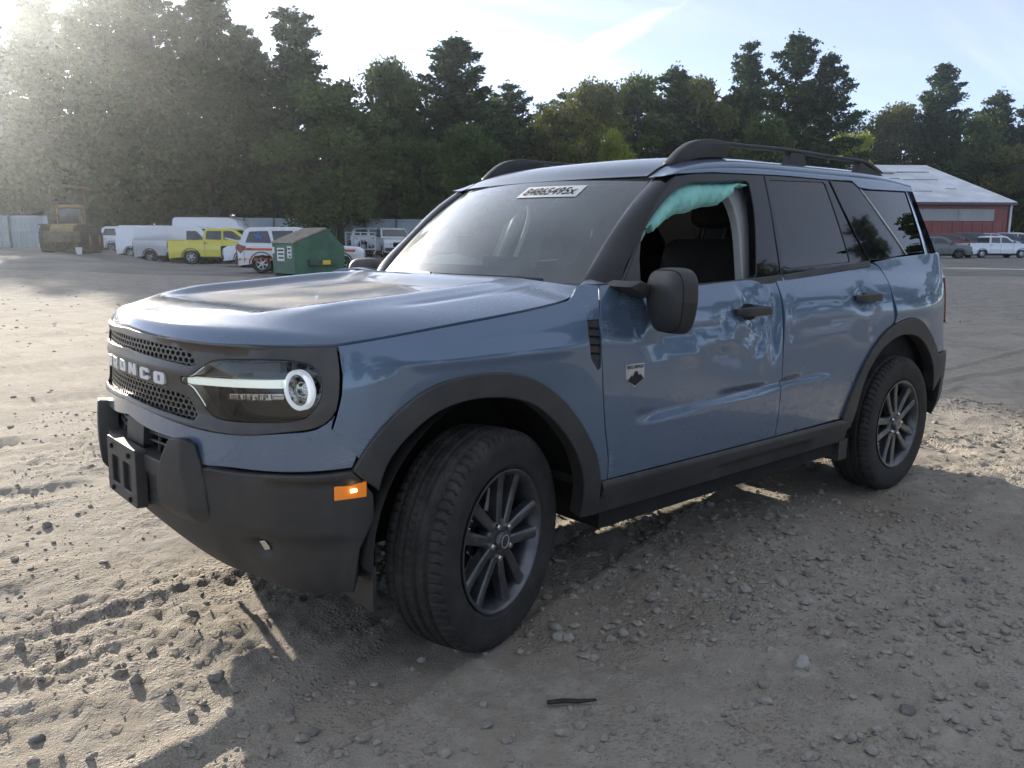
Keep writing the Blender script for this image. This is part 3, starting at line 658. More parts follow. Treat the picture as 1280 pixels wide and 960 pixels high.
def dent_fd(u, z):
    d = mould(u, z) + wavy(u, z)
    d = d - .030 * gauss(u, z, 2.89, .945, .105, .085) - .014 * gauss(u, z, 2.99, .98, .05, .13)
    d = d + .009 * crease(u, z, 2.93, .93, 1.25, .19, .05) - .007 * crease(u, z, 2.985, .93, 1.45, .18, .04) + .006 * crease(u, z, 2.84, .90, .5, .14, .045)
    d = d - .006 * crease(u, z, 2.80, 1.06, -.8, .09, .04) - .008 * crease(u, z, 2.88, 1.08, .1, .10, .04) + .006 * crease(u, z, 2.78, .95, -.35, .15, .045)
    d = d - .010 * crease(u, z, 2.42, .955, .10, .36, .075) + .004 * crease(u, z, 2.52, .895, .16, .26, .05) - .006 * crease(u, z, 2.62, .86, -.25, .20, .05)
    d = d - .012 * gauss(u, z, 2.06, 1.03, .06, .05) - .009 * crease(u, z, 2.13, 1.02, 1.3, .08, .03) + .005 * crease(u, z, 2.04, 1.07, .1, .07, .02)
    d = d + fbm(u, z, 4., 2, 95) * .003 * gauss(u, z, 2.90, .96, .16, .14) + fbm(u, z, 6., 2, 97) * .005 * gauss(u, z, 2.45, .95, .35, .12)
    return d - .011 * gauss(u, z, 2.805, 1.015, .062, .042)**.6
def dent_rd(u, z):
    d = mould(u, z) + wavy(u, z) + fbm(u * .6, z, 5., 2, 131) * .006 * gauss(u, z, 3.45, .93, .35, .12) - .004 * crease(u, z, 3.40, .93, .05, .30, .05) - .006 * crease(u, z, 3.83, .90, 1.2, .10, .05)
    d = d - .007 * crease(u, z, 3.10, .97, 1.5, .12, .03)
    return d - .011 * gauss(u, z, 3.755, 1.03, .062, .042)**.6
def scuff_d(u, z):
    n_ = sst_(.40, .62, fbm(u, z, 14., 4, 99) + .5)
    s = gauss(u, z, 2.05, 1.085, .07, .014) * 1.2 + gauss(u, z, 1.97, 1.02, .015, .06) * .8 + gauss(u, z, 2.22, .660, .12, .012) * .6 + gauss(u, z, 2.55, .69, .2, .006) * .4 
    s = s + gauss(u, z, 1.985, .50, .015, .04) * 1.5 + gauss(u, z, 3.03, .60, .02, .03) + gauss(u, z, 2.4, 1.0, .3, .012) * .4
    return np.clip(s * n_, 0, 1)
def scuff_f(u, z):
    n_ = sst_(.42, .62, fbm(u, z, 16., 4, 101) + .5)
    return np.clip((gauss(u, z, 1.92, 1.04, .03, .05) + gauss(u, z, 1.05, .70, .05, .03) * .3) * n_, 0, 1)
def swell(u, z):                             # fender crowns over the wheels
    return wavy(u, z) * .5 + .012 * gauss(u, z, 1.48, .95, .42, .10) + .008 * crease(u, z, 1.48, .955, .0, .40, .03)
def swell_r(u, z): return wavy(u, z) * .5 + .012 * gauss(u, z, 4.22, .95, .40, .10)

# fender
arch_mid_f = [(a[0] * .6 + b_[0] * .4, a[1] * .6 + b_[1] * .4) for a, b_ in zip(f_out, [f_in[min(len(f_in) - 1, int(i * len(f_in) / len(f_out)))] for i in range(len(f_out))])]
fender = smooth(shut, 4) + smooth([(1.774, 1.091), (1.828, 1.104), (1.852, 1.120), (1.872, 1.138)], 4)[1:] + [(1.90, 1.147)] + smooth(door_f, 4) + [(1.955, .462)] + arch_mid_f[::-1] + [(1.005, .693), (.934, .778), (.948, .819), (.963, .872), (.967, .926)]
SLOT = [(1.876, 1.03), (1.931, 1.03), (1.930, .869), (1.917, .860), (1.879, .907), (1.870, .979)]
panel('fender', fender, S, M['paint'], CAR, h=.024, gap=.002, dent=swell, holes=[SLOT], attr={'scuff': scuff_f})
vent, vent2 = panel('fender_vent', [(a * 1.0, b_) for a, b_ in SLOT], S, M['plastic'], CAR, off=-.006, h=.02, lip=.01)
for pr, sgn in ((vent, 1), (vent2, -1)):
    for k in range(4):
        a = S2(np.array([1.885 * sgn, 1.925 * sgn]), np.array([.92 + .028 * k, .915 + .028 * k]), -.004); bm = bmesh.new(); tube(bm, [tuple(a[0]), tuple(a[1])], .004, 6); mkbm('vent_rib', bm, M['gloss'], pr)
# doors
BG = 3.042
fd_poly = smooth(door_f, 4)[::-1] + smooth([(1.983, 1.144), (2.06, 1.140), (2.12, 1.120), (2.19, 1.112), (2.497, 1.124), (2.903, 1.139), (BG, 1.144)], 3)[1:] + [(BG, .458)]
rd_poly = [(BG, .458), (BG, 1.144)] + smooth([(BG, 1.144), (3.4, 1.160), (3.80, 1.177), (3.93, 1.188)], 3)[1:] + smooth([(3.985, 1.17), (4.015, 1.126), (4.026, .983), (4.040, .907), (4.030, .890)], 4) + [q for q in r_out[::-1] if q[0] < 4.02]
FD = panel('front_door', fd_poly, S, M['paint'], CAR, h=.018, gap=.0022, dent=dent_fd, attr={'scuff': scuff_d}, both=False)
FD['label'] = 'dented and scraped front door'
FDR = panel('front_door', [q for q in fd_poly], lambda u, v, o=0.: S(u, v, o) * (1, -1, 1), M['paint'], CAR, h=.035, gap=.0022, dent=lambda u, z: mould(u, z), both=False, attr={'scuff': lambda u, z: u * 0})
RD = panel('rear_door', rd_poly, S, M['paint'], CAR, h=.02, gap=.0022, dent=dent_rd, attr={'scuff': scuff_d}, both=False)
RDR = panel('rear_door', rd_poly, lambda u, v, o=0.: S(u, v, o) * (1, -1, 1), M['paint'], CAR, h=.035, gap=.0022, dent=lambda u, z: mould(u, z), both=False, attr={'scuff': lambda u, z: u * 0})
# quarter panel and rear
q_poly = smooth([(3.94, 1.192), (3.985, 1.17), (4.015, 1.126), (4.026, .983), (4.040, .907), (4.030, .890)], 4) + [q for q in r_out if 4.03 < q[0] < 4.63] + [(4.66, .69), (4.95, .69), (4.95, .80), (4.80, .84), (4.795, 1.10), (4.93, 1.13), (4.95, 1.235), (4.55, 1.228), (4.2, 1.214)]
panel('quarter_panel', q_poly, S, M['paint'], CAR, h=.024, gap=.002, dent=swell_r, attr={'scuff': lambda u, z: u * 0})
tl_poly = [(4.80, .845), (4.95, .805), (5.06, .82), (5.06, 1.11), (4.94, 1.125), (4.80, 1.095)]
for t_ in panel('tail_light', tl_poly, S, M['red'], CAR, off=.010, h=.03, lip=.03, gap=.002): pass
panel('liftgate', [(5.07, .70), (5.07, 1.21), (4.96, 1.235), (ULEN - .0, 1.235), (ULEN + .65, 1.235), (ULEN + .65, .70)], lambda u, v, o=0.: np.where((u > ULEN)[..., None], S(2 * ULEN - u, v, o) * (1, -1, 1), S(u, v, o)), M['paint'], CAR, h=.05, gap=.002, both=False, attr={'scuff': lambda u, z: u * 0})
panel('rear_bumper', [q for q in r_out if q[0] > 4.6] + [(4.72, .33), (ULEN, .36), (ULEN + (ULEN - 4.72), .33), (2 * ULEN - 4.68, .55), (2 * ULEN - 4.64, .685), (4.64, .685)], lambda u, v, o=0.: np.where((u > ULEN)[..., None], S(2 * ULEN - u, v, o) * (1, -1, 1), S(u, v, o)), M['plastic'], CAR, off=.012, h=.05, lip=.04, both=False)
# arch cladding, rocker
panel('wheel_arch_cladding', f_out + f_in[::-1], S, M['plastic'], CAR, off=.015, h=.024, lip=.05, edge=.006, dent=lambda u, z: .004 * zsm(.34, .5, np.hypot(u - 1.48, z - .40)) * 0)
panel('wheel_arch_cladding', r_out + r_in[::-1], S, M['plastic'], CAR, off=.015, h=.024, lip=.05, edge=.006)
panel('rocker_cladding', [(1.962, .466), (3.615, .462), (3.69, .42), (3.70, .335), (1.962, .335)], S, M['plastic'], CAR, off=.006, h=.022, lip=.05, edge=.005, gap=.001,
      dent=lambda u, z: .016 * zsm(.462, .444, z) * zsm(.395, .415, z) - .012 * zsm(.40, .385, z) * zsm(.345, .365, z) * zsm(2.6, 2.7, u) * zsm(3.4, 3.3, u))
# upper bumper skin in body colour
ub = [(-a, z) for a, z in smooth(bez_bot[:8], 4)[::-1]] + smooth(bez_bot[:8], 4)[1:]
ub_low = smooth([(0, .728), (.21, .708), (.315, .705), (.40, .690), (.446, .658), (.56, .652), (.701, .656), (.924, .664), (.988, .669)], 3)
ub_poly = ub[:] + [(.934, .782), (1.008, .716), (.996, .684)] + ub_low[::-1] + [(-a, z) for a, z in ub_low][1:] + [(-.996, .684), (-1.008, .716), (-.934, .782)]
panel('bumper_skin', ub_poly, S2, M['paint'], CAR, h=.026, gap=.002, lip=.02, both=False, attr={'scuff': lambda u, z: gauss(u, z, .98, .70, .06, .02) * .4})
# grille surround with its openings
bt = smooth(bez_top, 4); bb = smooth(bez_bot, 4)
bez_poly = bb[:-1] + bt[::-1] + [(-a, z) for a, z in bt][1:] + [(-a, z) for a, z in bb[::-1]][1:-1]
MU = [(-.38, .974), (0, .985), (.38, .974), (.44, .960), (.462, .934), (.43, .930), (0, .944), (-.43, .930), (-.462, .934), (-.44, .960)]
ML = [(-.33, .848), (0, .856), (.33, .848), (.425, .834), (.465, .790), (.455, .776), (.2, .786), (0, .794), (-.2, .786), (-.455, .776), (-.465, .790), (-.425, .834)]
def chaikin(q, n=2, keep=()):
    for _ in range(n):
        o = []
        for a, b_ in zip(q, q[1:] + q[:1]): o += [(a[0] * .75 + b_[0] * .25, a[1] * .75 + b_[1] * .25), (a[0] * .25 + b_[0] * .75, a[1] * .25 + b_[1] * .75)]
        q = o
    return q
lens_s = chaikin(lens, 2)
def bez_dent(u, z): return .013 * np.exp(-((z - .779 + .04 * np.abs(u)) / .018)**2) * zsm(.98, .7, np.abs(u)) + .006 * np.exp(-((z - .905) / .026)**2) * zsm(.52, .42, np.abs(u)) + .007 * zsm(.988, .998, z) * zsm(.9, .6, np.abs(u)) - .002
GR = empty('grille', (0, 0, 0), parent=CAR)
panel('grille_surround', bez_poly, S2, M['bezel'], GR, h=.017, gap=.002, lip=.02, edge=.003, holes=[MU, ML, lens_s, [(-a, z) for a, z in lens_s]], hole_lip=.035, dent=bez_dent, both=False)
def hexmesh(name, poly, off, p_=.030, r_out_=.0172, r_in_=.0118):
    q = resample(poly, .03); lo, hi = q.min(0), q.max(0); V = []; F = []; row = 0; v = lo[1] - .02
    while v < hi[1] + .02:
        u = lo[0] - .04 + (row % 2) * p_ / 2
        while u < hi[0] + .04:
            if inpoly(np.array([[u, v]]), q)[0] or segdist(np.array([[u, v]]), q)[0] < .012:
                a = np.arange(6) * np.pi / 3 + np.pi / 6; b0 = len(V)
                for rr, oo in ((r_out_ * 1.01, off), (r_in_, off), (r_in_ * .93, off - .014)):
                    for t_ in a: V.append((u + rr * math.cos(t_), v + rr * .62 * math.sin(t_), oo))
                for k in range(6):
                    j = (k + 1) % 6; F += [(b0 + k, b0 + j, b0 + 6 + j, b0 + 6 + k), (b0 + 6 + k, b0 + 6 + j, b0 + 12 + j, b0 + 12 + k)]
            u += p_
        v += r_out_ * 1.5 * .62; row += 1
    V = np.array(V); P3 = S2(V[:, 0], V[:, 1], V[:, 2])
    return mk(name, P3, [f[::-1] for f in F], M['bezel'], GR, smooth=False)
tag(hexmesh('mesh_insert', MU, -.010), kind='stuff'); tag(hexmesh('mesh_insert', ML, -.010), kind='stuff')
panel('grille_backing', [(-.50, .765), (.50, .765), (.50, .99), (-.50, .99)], S2, M['dark'], GR, off=-.05, h=.06, lip=0, both=False)
# BRONCO in raised block letters
LET = {'B': ([(0, 0), (.86, 0), (1, .14), (1, .42), (.9, .5), (1, .58), (1, .86), (.86, 1), (0, 1)], [[(.36, .2), (.62, .2), (.62, .38), (.36, .38)], [(.36, .62), (.62, .62), (.62, .8), (.36, .8)]]),
       'R': ([(0, 0), (.34, 0), (.34, .3), (.5, .3), (.62, 0), (1, 0), (.84, .36), (1, .46), (1, .86), (.86, 1), (0, 1)], [[(.36, .56), (.64, .56), (.64, .78), (.36, .78)]]),
       'O': ([(.14, 0), (.86, 0), (1, .14), (1, .86), (.86, 1), (.14, 1), (0, .86), (0, .14)], [[(.38, .26), (.62, .26), (.62, .74), (.38, .74)]]),
       'N': ([(0, 0), (.34, 0), (.34, .48), (.62, 0), (1, 0), (1, 1), (.66, 1), (.66, .5), (.38, 1), (0, 1)], []),
       'C': ([(.14, 0), (.86, 0), (1, .14), (1, .36), (.64, .36), (.64, .26), (.37, .26), (.37, .74), (.64, .74), (.64, .64), (1, .64), (1, .86), (.86, 1), (.14, 1), (0, .86), (0, .14)], [])}
for i, ch in enumerate('BRONCO'):
    u0 = -.255 + .102 * i - .034 + .010; zl = .869 - .03 * abs(u0 + .034); pl, hs = LET[ch]; tf = lambda q: [(u0 + .070 * a, zl + .036 * b_) for a, b_ in q]
    panel('letter', tf(pl), S2, M['white'], GR, off=.007, h=.012, lip=.008, edge=.001, holes=[tf(x) for x in hs], both=False)
# headlights
for sg in (1, -1):
    HL = empty('headlight', (0, 0, 0), parent=CAR); FS = (lambda u, v, o=0.: S(u, v, o)) if sg == 1 else (lambda u, v, o=0.: S(u, v, o) * (1, -1, 1))
    panel('lens', lens_s, FS, M['lens'], HL, off=-.004, h=.03, lip=.004, gap=.001, both=False)
    panel('housing', [(a, b_) for a, b_ in lens_s], FS, M['gloss'], HL, off=-.075, h=.03, lip=.0, edge=.001, gap=-.01, both=False)
    panel('daylight_bar', [(.390, .889), (.776, .909), (.777, .886), (.390, .871)], FS, M['drl'], HL, off=-.018, h=.02, lip=.03, edge=.003, both=False)
    panel('reflector_strip', [(.564, .856), (.741, .867), (.741, .849), (.564, .841)], FS, M['chrome'], HL, off=-.030, h=.016, lip=.03, edge=.002, both=False, dent=lambda u, z: .003 * np.sin(u * 900))
    panel('reflector_shade', [(.49, .922), (.53, .942), (.76, .955), (.76, .925), (.60, .918), (.59, .903), (.44, .893)], FS, M['bezel'], HL, off=-.040, h=.02, lip=.03, edge=.003, both=False)
    c = S(np.array(.836), np.array(.881), -.040) * (1, sg, 1); nrm_ = Vector((-.97, -.24 * sg, 0)).normalized(); qt = nrm_.to_track_quat('Y', 'Z').to_matrix().to_4x4(); Mx = Matrix.Translation(Vector(c.tolist())) @ qt
    bm = bmesh.new(); lathe(bm, [(.044, .0), (.044, .016), (.046, .019), (.053, .019), (.056, .016), (.056, 0)], 40, 'Y', Mx); mkbm('ring_lamp', bm, M['ringlamp'], HL)
    bm = bmesh.new(); lathe(bm, [(.043, .012), (.036, -.012), (.030, -.02), (.029, -.005), (.022, .006), (.010, .011), (.001, .012)], 32, 'Y', Mx); mkbm('projector', bm, M['chrome'], HL)
# lower bumper
low_top = smooth([(.53, .645), (.701, .650), (.924, .658), (.985, .663)], 3)
chin = smooth([(0, .440), (.179, .413), (.336, .364), (.437, .332), (.558, .315), (.691, .290), (.842, .280), (.985, .285)], 4)
lb = [(0, .632), (.30, .626), (.40, .636)] + low_top + [(1.012, .632), (1.045, .592), (1.050, .52), (1.004, .428), (.995, .36)] + chin[::-1]
lb = lb[:-1] + [(-a, z) for a, z in lb[::-1]][:-1]
BP = empty('front_bumper', (0, 0, 0), parent=CAR)
def lb_dent(u, z):
    a = np.abs(u)
    return .004 - .016 * zsm(.47, .44, z) * zsm(.50, .64, a) * zsm(1.0, .93, a) + .008 * zsm(.625, .642, z) * zsm(.49, .54, a) - .010 * zsm(.58, .565, z) * zsm(.34, .30, a) * zsm(.48, .50, z) - .03 * gauss(a, z, .690, .426, .035, .022)
panel('bumper_shell', lb, S2, M['plastic'], BP, h=.024, lip=.11, edge=.006, dent=lb_dent, both=False)
panel('intake_backing', [(-.46, .60), (.46, .60), (.46, .74), (-.46, .74)], S2, M['dark'], BP, off=-.10, h=.06, lip=0, both=False)
for z_ in (.658, .682):
    q = S2(np.linspace(-.38, .38, 25), np.full(25, z_), -.045); bm = bmesh.new(); tube(bm, [tuple(a) for a in q], .005, 6); mkbm('intake_slat', bm, M['plastic'], BP)
for u_ in (-.26, -.16, .16, .26):
    q = S2(np.full(2, u_), np.array([.63, .71]), -.047); bm = bmesh.new(); tube(bm, [tuple(a) for a in q], .006, 6); mkbm('intake_rib', bm, M['plastic'], BP)
panel('sensor_cover', [(-.09, .635), (.09, .635), (.09, .722), (-.09, .722)], S2, M['plastic'], BP, off=-.022, h=.03, lip=.03, both=False)
hornp = smooth([(.382, .719), (.447, .720), (.478, .709)], 3) + smooth([(.493, .670), (.505, .63), (.515, .55), (.52, .48)], 3) + smooth([(.51, .445), (.43, .43), (.35, .445)], 3) + smooth([(.312, .49), (.305, .56), (.330, .64), (.364, .698)], 3)
panel('bumper_horn', hornp, S, M['plastic'], BP, off=.036, h=.016, lip=.06, edge=.006, dent=lambda u, z: -.034 * np.clip((u + (z - .6) * .12 - .448) / .07, 0, 1) - .045 * zsm(.52, .43, z))
for sg, o_ in zip((1, -1), panel('side_marker', [(.934, .624), (1.026, .629), (1.025, .586), (.934, .580)], S, M['amber'], BP, off=.006, h=.02, lip=.012, edge=.003)):
    pass
q = S(np.array(.988), np.array(.608), .009); rbox('marker_bulb', q[0] - .010, q[0] + .010, q[1] - .003, q[1] + .003, q[2] - .005, q[2] + .005, .002, M['bulb'], BP)
panel('fog_lamp', [(.674, .440), (.697, .444), (.714, .418), (.690, .411)], S, M['chrome'], BP, off=-.020, h=.02, lip=.01)
# licence plate bracket: frame with two slots
def FP(u, v, o=0.): u, v = np.broadcast_arrays(np.asarray(u, float), np.asarray(v, float)); return np.stack([-.876 + 0 * u - o + .02 * (v - .55), u, v], -1)
PB = panel('plate_bracket', rrect(-.152, .152, .455, .642, .012), FP, M['plastic'], BP, h=.03, lip=.03, edge=.004, holes=[rrect(-.10, -.02, .495, .585, .008), rrect(.02, .10, .495, .585, .008)], both=False, ref=(-1, 0, 0))
panel('plate_bracket_back', rrect(-.14, .14, .465, .632, .012), FP, M['plastic'], BP, off=-.014, h=.05, lip=.0, both=False, ref=(-1, 0, 0))
for y_ in (-.09, .09):
    for z_ in (.615, .473):
        bm = bmesh.new(); lathe(bm, [(.0085, .001), (.0085, -.006), (.004, -.007), (.003, -.004)], 12, 'X', Matrix.Translation((-.876 + .02 * (z_ - .55), y_, z_))); mkbm('screw', bm, M['dark'], PB)
# ---------------- hood
def C3(pts, n):
    a = np.array(pts, float); t = np.r_[0, np.cumsum(np.linalg.norm(np.diff(a, axis=0), axis=1))]; f = cspline(t / t[-1], a); return f
uF = np.linspace(0, .960, 40); zF = np.interp(uF, [q[0] for q in bt], [q[1] for q in bt]) + .005
frontc = C3(S(uF, zF, -.002) , 40)
sidep = [S(np.array(.960), np.array(1.010), -.002)] + [S(np.array(u_), np.array(z_ + .004), -.001) for u_, z_ in shut[1:]] + [np.array((.352, -.822, 1.112)), np.array((.405, -.800, 1.136))]
sidec = C3(sidep, 10); SCN = sidep[-1]
cen = C3([(float(S(np.array(0.), np.array(1.017), -.002)[0]), 0, 1.017), (-.80, 0, 1.042), (-.74, 0, 1.059), (-.6, 0, 1.083), (-.3, 0, 1.108), (0, 0, 1.128), (.31, 0, 1.146)], 9)
rear = C3([(.31, 0, 1.146), (.318, -.2, 1.1455), (.338, -.4, 1.145), (.366, -.6, 1.143), tuple(SCN)], 9)
def hood(t, v):
    s = np.sign(t) + (t == 0); t = np.abs(t)
    Fp, Bp, Cp, Ep = frontc(t), rear(t), cen(v), sidec(v); c00, c01, c10, c11 = frontc(0.), rear(0.), frontc(1.), rear(1.)
    def coons(wt, wv):
        wt = wt[..., None]; wv = wv[..., None]
        return (1 - wv) * Fp + wv * Bp + (1 - wt) * Cp + wt * Ep - ((1 - wt) * (1 - wv) * c00 + (1 - wt) * wv * c01 + wt * (1 - wv) * c10 + wt * wv * c11)
    P_ = coons(t, v)
    z = coons(t**4.5, 1 - (1 - v)**7)[..., 2]
    mid = zsm(.12, .30, v) * zsm(1.0, .82, v)
    rec = zsm(.64, .56, t + .10 * zsm(.4, .1, v))
    z = z - .026 * rec * mid + .006 * np.exp(-((t - .66) / .05)**2) * mid - .004 * np.exp(-((t - .775) / .018)**2) * zsm(.35, .5, v) * zsm(1., .85, v)
    z = z + .012 * zsm(.98, .6, t) * zsm(0, .2, v)
    P_ = P_.copy(); P_[..., 2] = z; P_[..., 1] *= s
    return P_, rec * mid
tv = np.sign(np.linspace(-1, 1, 141)) * (1 - (1 - np.abs(np.linspace(-1, 1, 141)))**1.25); vv = np.linspace(0, 1, 100)**1.35
T_, V_ = np.meshgrid(tv, vv, indexing='ij'); HP, film = hood(T_, V_)
yy = HP[..., 1]; xx = HP[..., 0]
film = np.clip(film * (.75 + 1.2 * fbm(xx, yy, 5., 4, 111)), 0, 1) * zsm(.10, .42, V_)
sc_h = np.clip(zsm(.955, .975, -T_) * zsm(.45, .6, V_) * zsm(.97, .92, V_) * (yy < 0) * zsm(.40, .62, fbm(xx, yy, 22., 3, 113) + .5) * 1.3 * zsm(.999, .985, -T_), 0, 1)
# rolled edge below the rim
ring = [HP]
nT, nV = HP.shape[:2]; I = np.arange(nT * nV).reshape(nT, nV); F = np.stack([I[:-1, :-1], I[1:, :-1], I[1:, 1:], I[:-1, 1:]], -1).reshape(-1, 4).tolist()
Vh = HP.reshape(-1, 3).tolist(); loop = list(I[:, 0]) + list(I[-1, 1:]) + list(I[::-1, -1][1:]) + list(I[0, ::-1][1:-1])
b0 = len(Vh); cen_h = np.array((-.1, 0, 1.0))
for k in loop:
    p_ = np.array(Vh[k]); d_ = cen_h - p_; d_[2] = 0; d_ /= np.linalg.norm(d_); Vh.append((p_ + d_ * .006 + np.array((0, 0, -.020))).tolist())
for i in range(len(loop)): j = (i + 1) % len(loop); F.append((loop[i], b0 + i, b0 + j, loop[j]))
pad = np.zeros(len(loop))
HOOD = mk('hood', Vh, [f[::-1] for f in F], M['hoodpaint'], CAR, True, None, 50, {'film': np.r_[film.ravel(), pad], 'scuff': np.r_[sc_h.ravel(), pad]})
HOOD.data.update()
# ---------------- windshield
def W(t, v, off=0.):
    t, v = np.broadcast_arrays(np.asarray(t, float), np.asarray(v, float)); a = 1 - t**2
    B_ = np.stack([.553 - .15 * a, .667 * t, 1.143 + .014 * a], -1); T_2 = np.stack([.9986 - .10 * a, .600 * t, 1.530 + .010 * a], -1)
    n_ = np.stack([-.62 + 0 * t, .25 * t, .78 + 0 * t], -1)
    return B_ * (1 - v)[..., None] + T_2 * v[..., None] + n_ * (.022 * 4 * v * (1 - v) + off)[..., None]
tg, vg = np.meshgrid(np.linspace(-1, 1, 41), np.linspace(-.03, 1, 25), indexing='ij')
WS = grid('windshield', W(tg, vg), M['wind'], CAR, flip=True)
fr_o = rrect(-.995, .995, -.028, .998, .03); fr_i = rrect(-.895, .895, .085, .945, .10, 8)
panel('frit_border', fr_o, W, M['gloss'], WS, off=-.004, h=.05, lip=0, edge=.001, holes=[fr_i], both=False, ref=(-.6, 0, .8))
panel('mirror_shroud', [(-.10, .80), (.10, .80), (.14, .99), (-.14, .99)], W, M['gloss'], WS, off=-.012, h=.04, lip=.03, edge=.002, both=False, ref=(-.6, 0, .8))
# inventory sticker inside the glass, with its number
ST = panel('paper_sticker', [(-.585, .775), (-.06, .775), (-.06, .918), (-.585, .918)], W, M['paper'], WS, off=.003, h=.03, lip=0, edge=.0005, both=False, ref=(-.6, 0, .8))
def text_mesh(s, size=1., bold=0.):
    cu_ = bpy.data.curves.new('t', 'FONT'); cu_.body = s; cu_.size = size; cu_.offset = bold; cu_.align_x = 'LEFT'; o = bpy.data.objects.new('t', cu_); COL.objects.link(o)
    dg = bpy.context.evaluated_depsgraph_get(); me = o.evaluated_get(dg).to_mesh(); V = np.array([v_.co[:] for v_ in me.vertices]); F = [tuple(p_.vertices) for p_ in me.polygons]
    o.evaluated_get(dg).to_mesh_clear(); bpy.data.objects.remove(o); bpy.data.curves.remove(cu_); return V, F
def text_on(name, s, fn, mat, parent, x0, x1, y0, y1, bold=.0):
    V, F = text_mesh(s, 1., bold); lo, hi = V.min(0), V.max(0); a = (V[:, 0] - lo[0]) / (hi[0] - lo[0]); b_ = (V[:, 1] - lo[1]) / (hi[1] - lo[1])
    return mk(name, fn(x0 + (x1 - x0) * a, y0 + (y1 - y0) * b_), F, mat, parent, smooth=False)
# seen from outside, the driver's side (t=-1) is on the right of the glass
lett = text_on('sticker_number', '84865495x', lambda a, b_: W(a, b_, .0045), M['ink'], WS, -.095, -.55, .80, .895, .02)
# wipers and cowl
cw = np.stack([np.stack([rear(np.abs(t_)) * (1, -1 if t_ > 0 else 1, 1) + (.004, 0, -.02), W(t_, -.03, -.02)], 0) for t_ in np.linspace(-1, 1, 31)], 0)
grid('cowl', cw, M['plastic'], CAR, flip=True)
for y0, y1 in ((-.52, .02), (.05, .55)):
    a = [W(t_, -.022 + .004 * math.sin(k), .008) for k, t_ in enumerate(np.linspace(y0 / .66, y1 / .66, 7))]; bm = bmesh.new(); tube(bm, [tuple(q) for q in a], .007, 6); mkbm('wiper', bm, M['plastic'], CAR)
# ---------------- roof
zE = lut([(.85, 1.512), (.9986, 1.543), (1.15, 1.566), (1.4, 1.588), (1.9, 1.600), (2.5, 1.604), (3.0, 1.598), (3.2, 1.580)]); zC = lut([(.85, 1.53), (.9986, 1.541), (1.06, 1.580), (1.14, 1.615), (1.3, 1.648), (1.7, 1.668), (2.3, 1.676), (2.8, 1.668), (3.15, 1.640)])
low_side = plut([(.88, 1.512), (.9, 1.524), (1.033, 1.547), (1.266, 1.566), (1.538, 1.574), (1.819, 1.581), (2.161, 1.582), (2.42, 1.588), (2.47, 1.558), (2.60, 1.554), (3.088, 1.565), (3.2, 1.565)])
def ROOF(xi, q):
    xi, q = np.broadcast_arrays(np.asarray(xi, float), np.asarray(q, float)); n_ = 2.9
    qq = np.clip(q, 0, 1); we = G_w(xi, zE(xi)); s = np.sin(qq * np.pi / 2)**(2 / n_); c = np.cos(qq * np.pi / 2)**(2 / n_)
    fr = 1 - zsm(.9986, 1.25, xi)
    w = we * s; z = zE(xi) + (zC(xi) - zE(xi)) * c
    x = xi - .10 * (1 - np.clip(w / .62, 0, 1)**2) * (1 - zsm(.9986, 1.5, xi)) + .10 * (1 - (w / .7)**2) * zsm(2.9, 3.2, xi)
    e_ = np.clip(q - 1, 0, None) / .25; zl = low_side(xi); z2 = zE(xi) + (zl - zE(xi)) * e_; w2 = G_w(xi, z2) + .004
    w = np.where(q > 1, w2, w); z = np.where(q > 1, z2, z)
    return np.stack([x, -w, z], -1)
xs = np.r_[np.linspace(.9986, 1.4, 40), np.linspace(1.42, 3.14, 70)]; QD = .60
qs1 = np.r_[np.linspace(-QD + .022, QD - .022, 61)]; XX, QQ = np.meshgrid(xs, qs1, indexing='ij'); PR = ROOF(XX, np.abs(QQ)); PR[..., 1] *= np.where(QQ < 0, -1, 1)
m_roof = np.zeros(PR.shape[:2])
grid('roof_panel', PR, M['hoodpaint'], CAR, flip=True, attr={'film': m_roof + .35, 'scuff': m_roof})
qs2 = np.r_[np.linspace(QD + .022, 1, 30), np.linspace(1.03, 1.25, 8)]; XX, QQ = np.meshgrid(np.r_[np.linspace(.975, .9986, 4)[:-1], xs], qs2, indexing='ij'); PR = ROOF(XX, QQ)
o = grid('roof_side', PR, M['paint'], CAR, flip=True, attr={'scuff': PR[..., 0] * 0}); mirror_of(o)
qs3 = np.linspace(QD - .03, QD + .03, 5); XX, QQ = np.meshgrid(xs, qs3, indexing='ij'); PR = ROOF(XX, QQ); PR[..., 2] -= .006; o = grid('roof_ditch_strip', PR, M['plastic'], CAR, flip=True); mirror_of(o)
# ---------------- greenhouse sides
Fg = lambda x, z, o=0.: G(x, z, o)
win = smooth([(.694, 1.158), (.712, 1.215), (.760, 1.309), (.840, 1.378), (.933, 1.442), (1.044, 1.495), (1.148, 1.522)], 4) + [(1.40, 1.536), (1.495, 1.540)] + smooth([(1.510, 1.53), (1.500, 1.45), (1.455, 1.30), (1.405, 1.155)], 4) + [(1.38, 1.140), (1.0, 1.128), (.72, 1.138)]
frame = [(.585, 1.130), (.60, 1.155)] + smooth([(.60, 1.155), (.70, 1.262), (.83, 1.390), (.93, 1.478), (1.03, 1.538)], 4)[1:] + [(1.15, 1.556), (1.27, 1.564), (1.538, 1.572), (1.642, 1.576), (1.625, 1.45), (1.600, 1.30), (1.575, 1.105), (1.0, 1.095)]
panel('door_frame', frame, Fg, M['gloss'], FD, off=-.002, h=.03, lip=.03, edge=.004, holes=[win], hole_lip=.03, both=False)
panel('door_frame', frame, lambda x, z, o=0.: G(x, z, o) * (1, -1, 1), M['gloss'], FDR, off=-.002, h=.04, lip=.03, edge=.004, holes=[win], both=False)
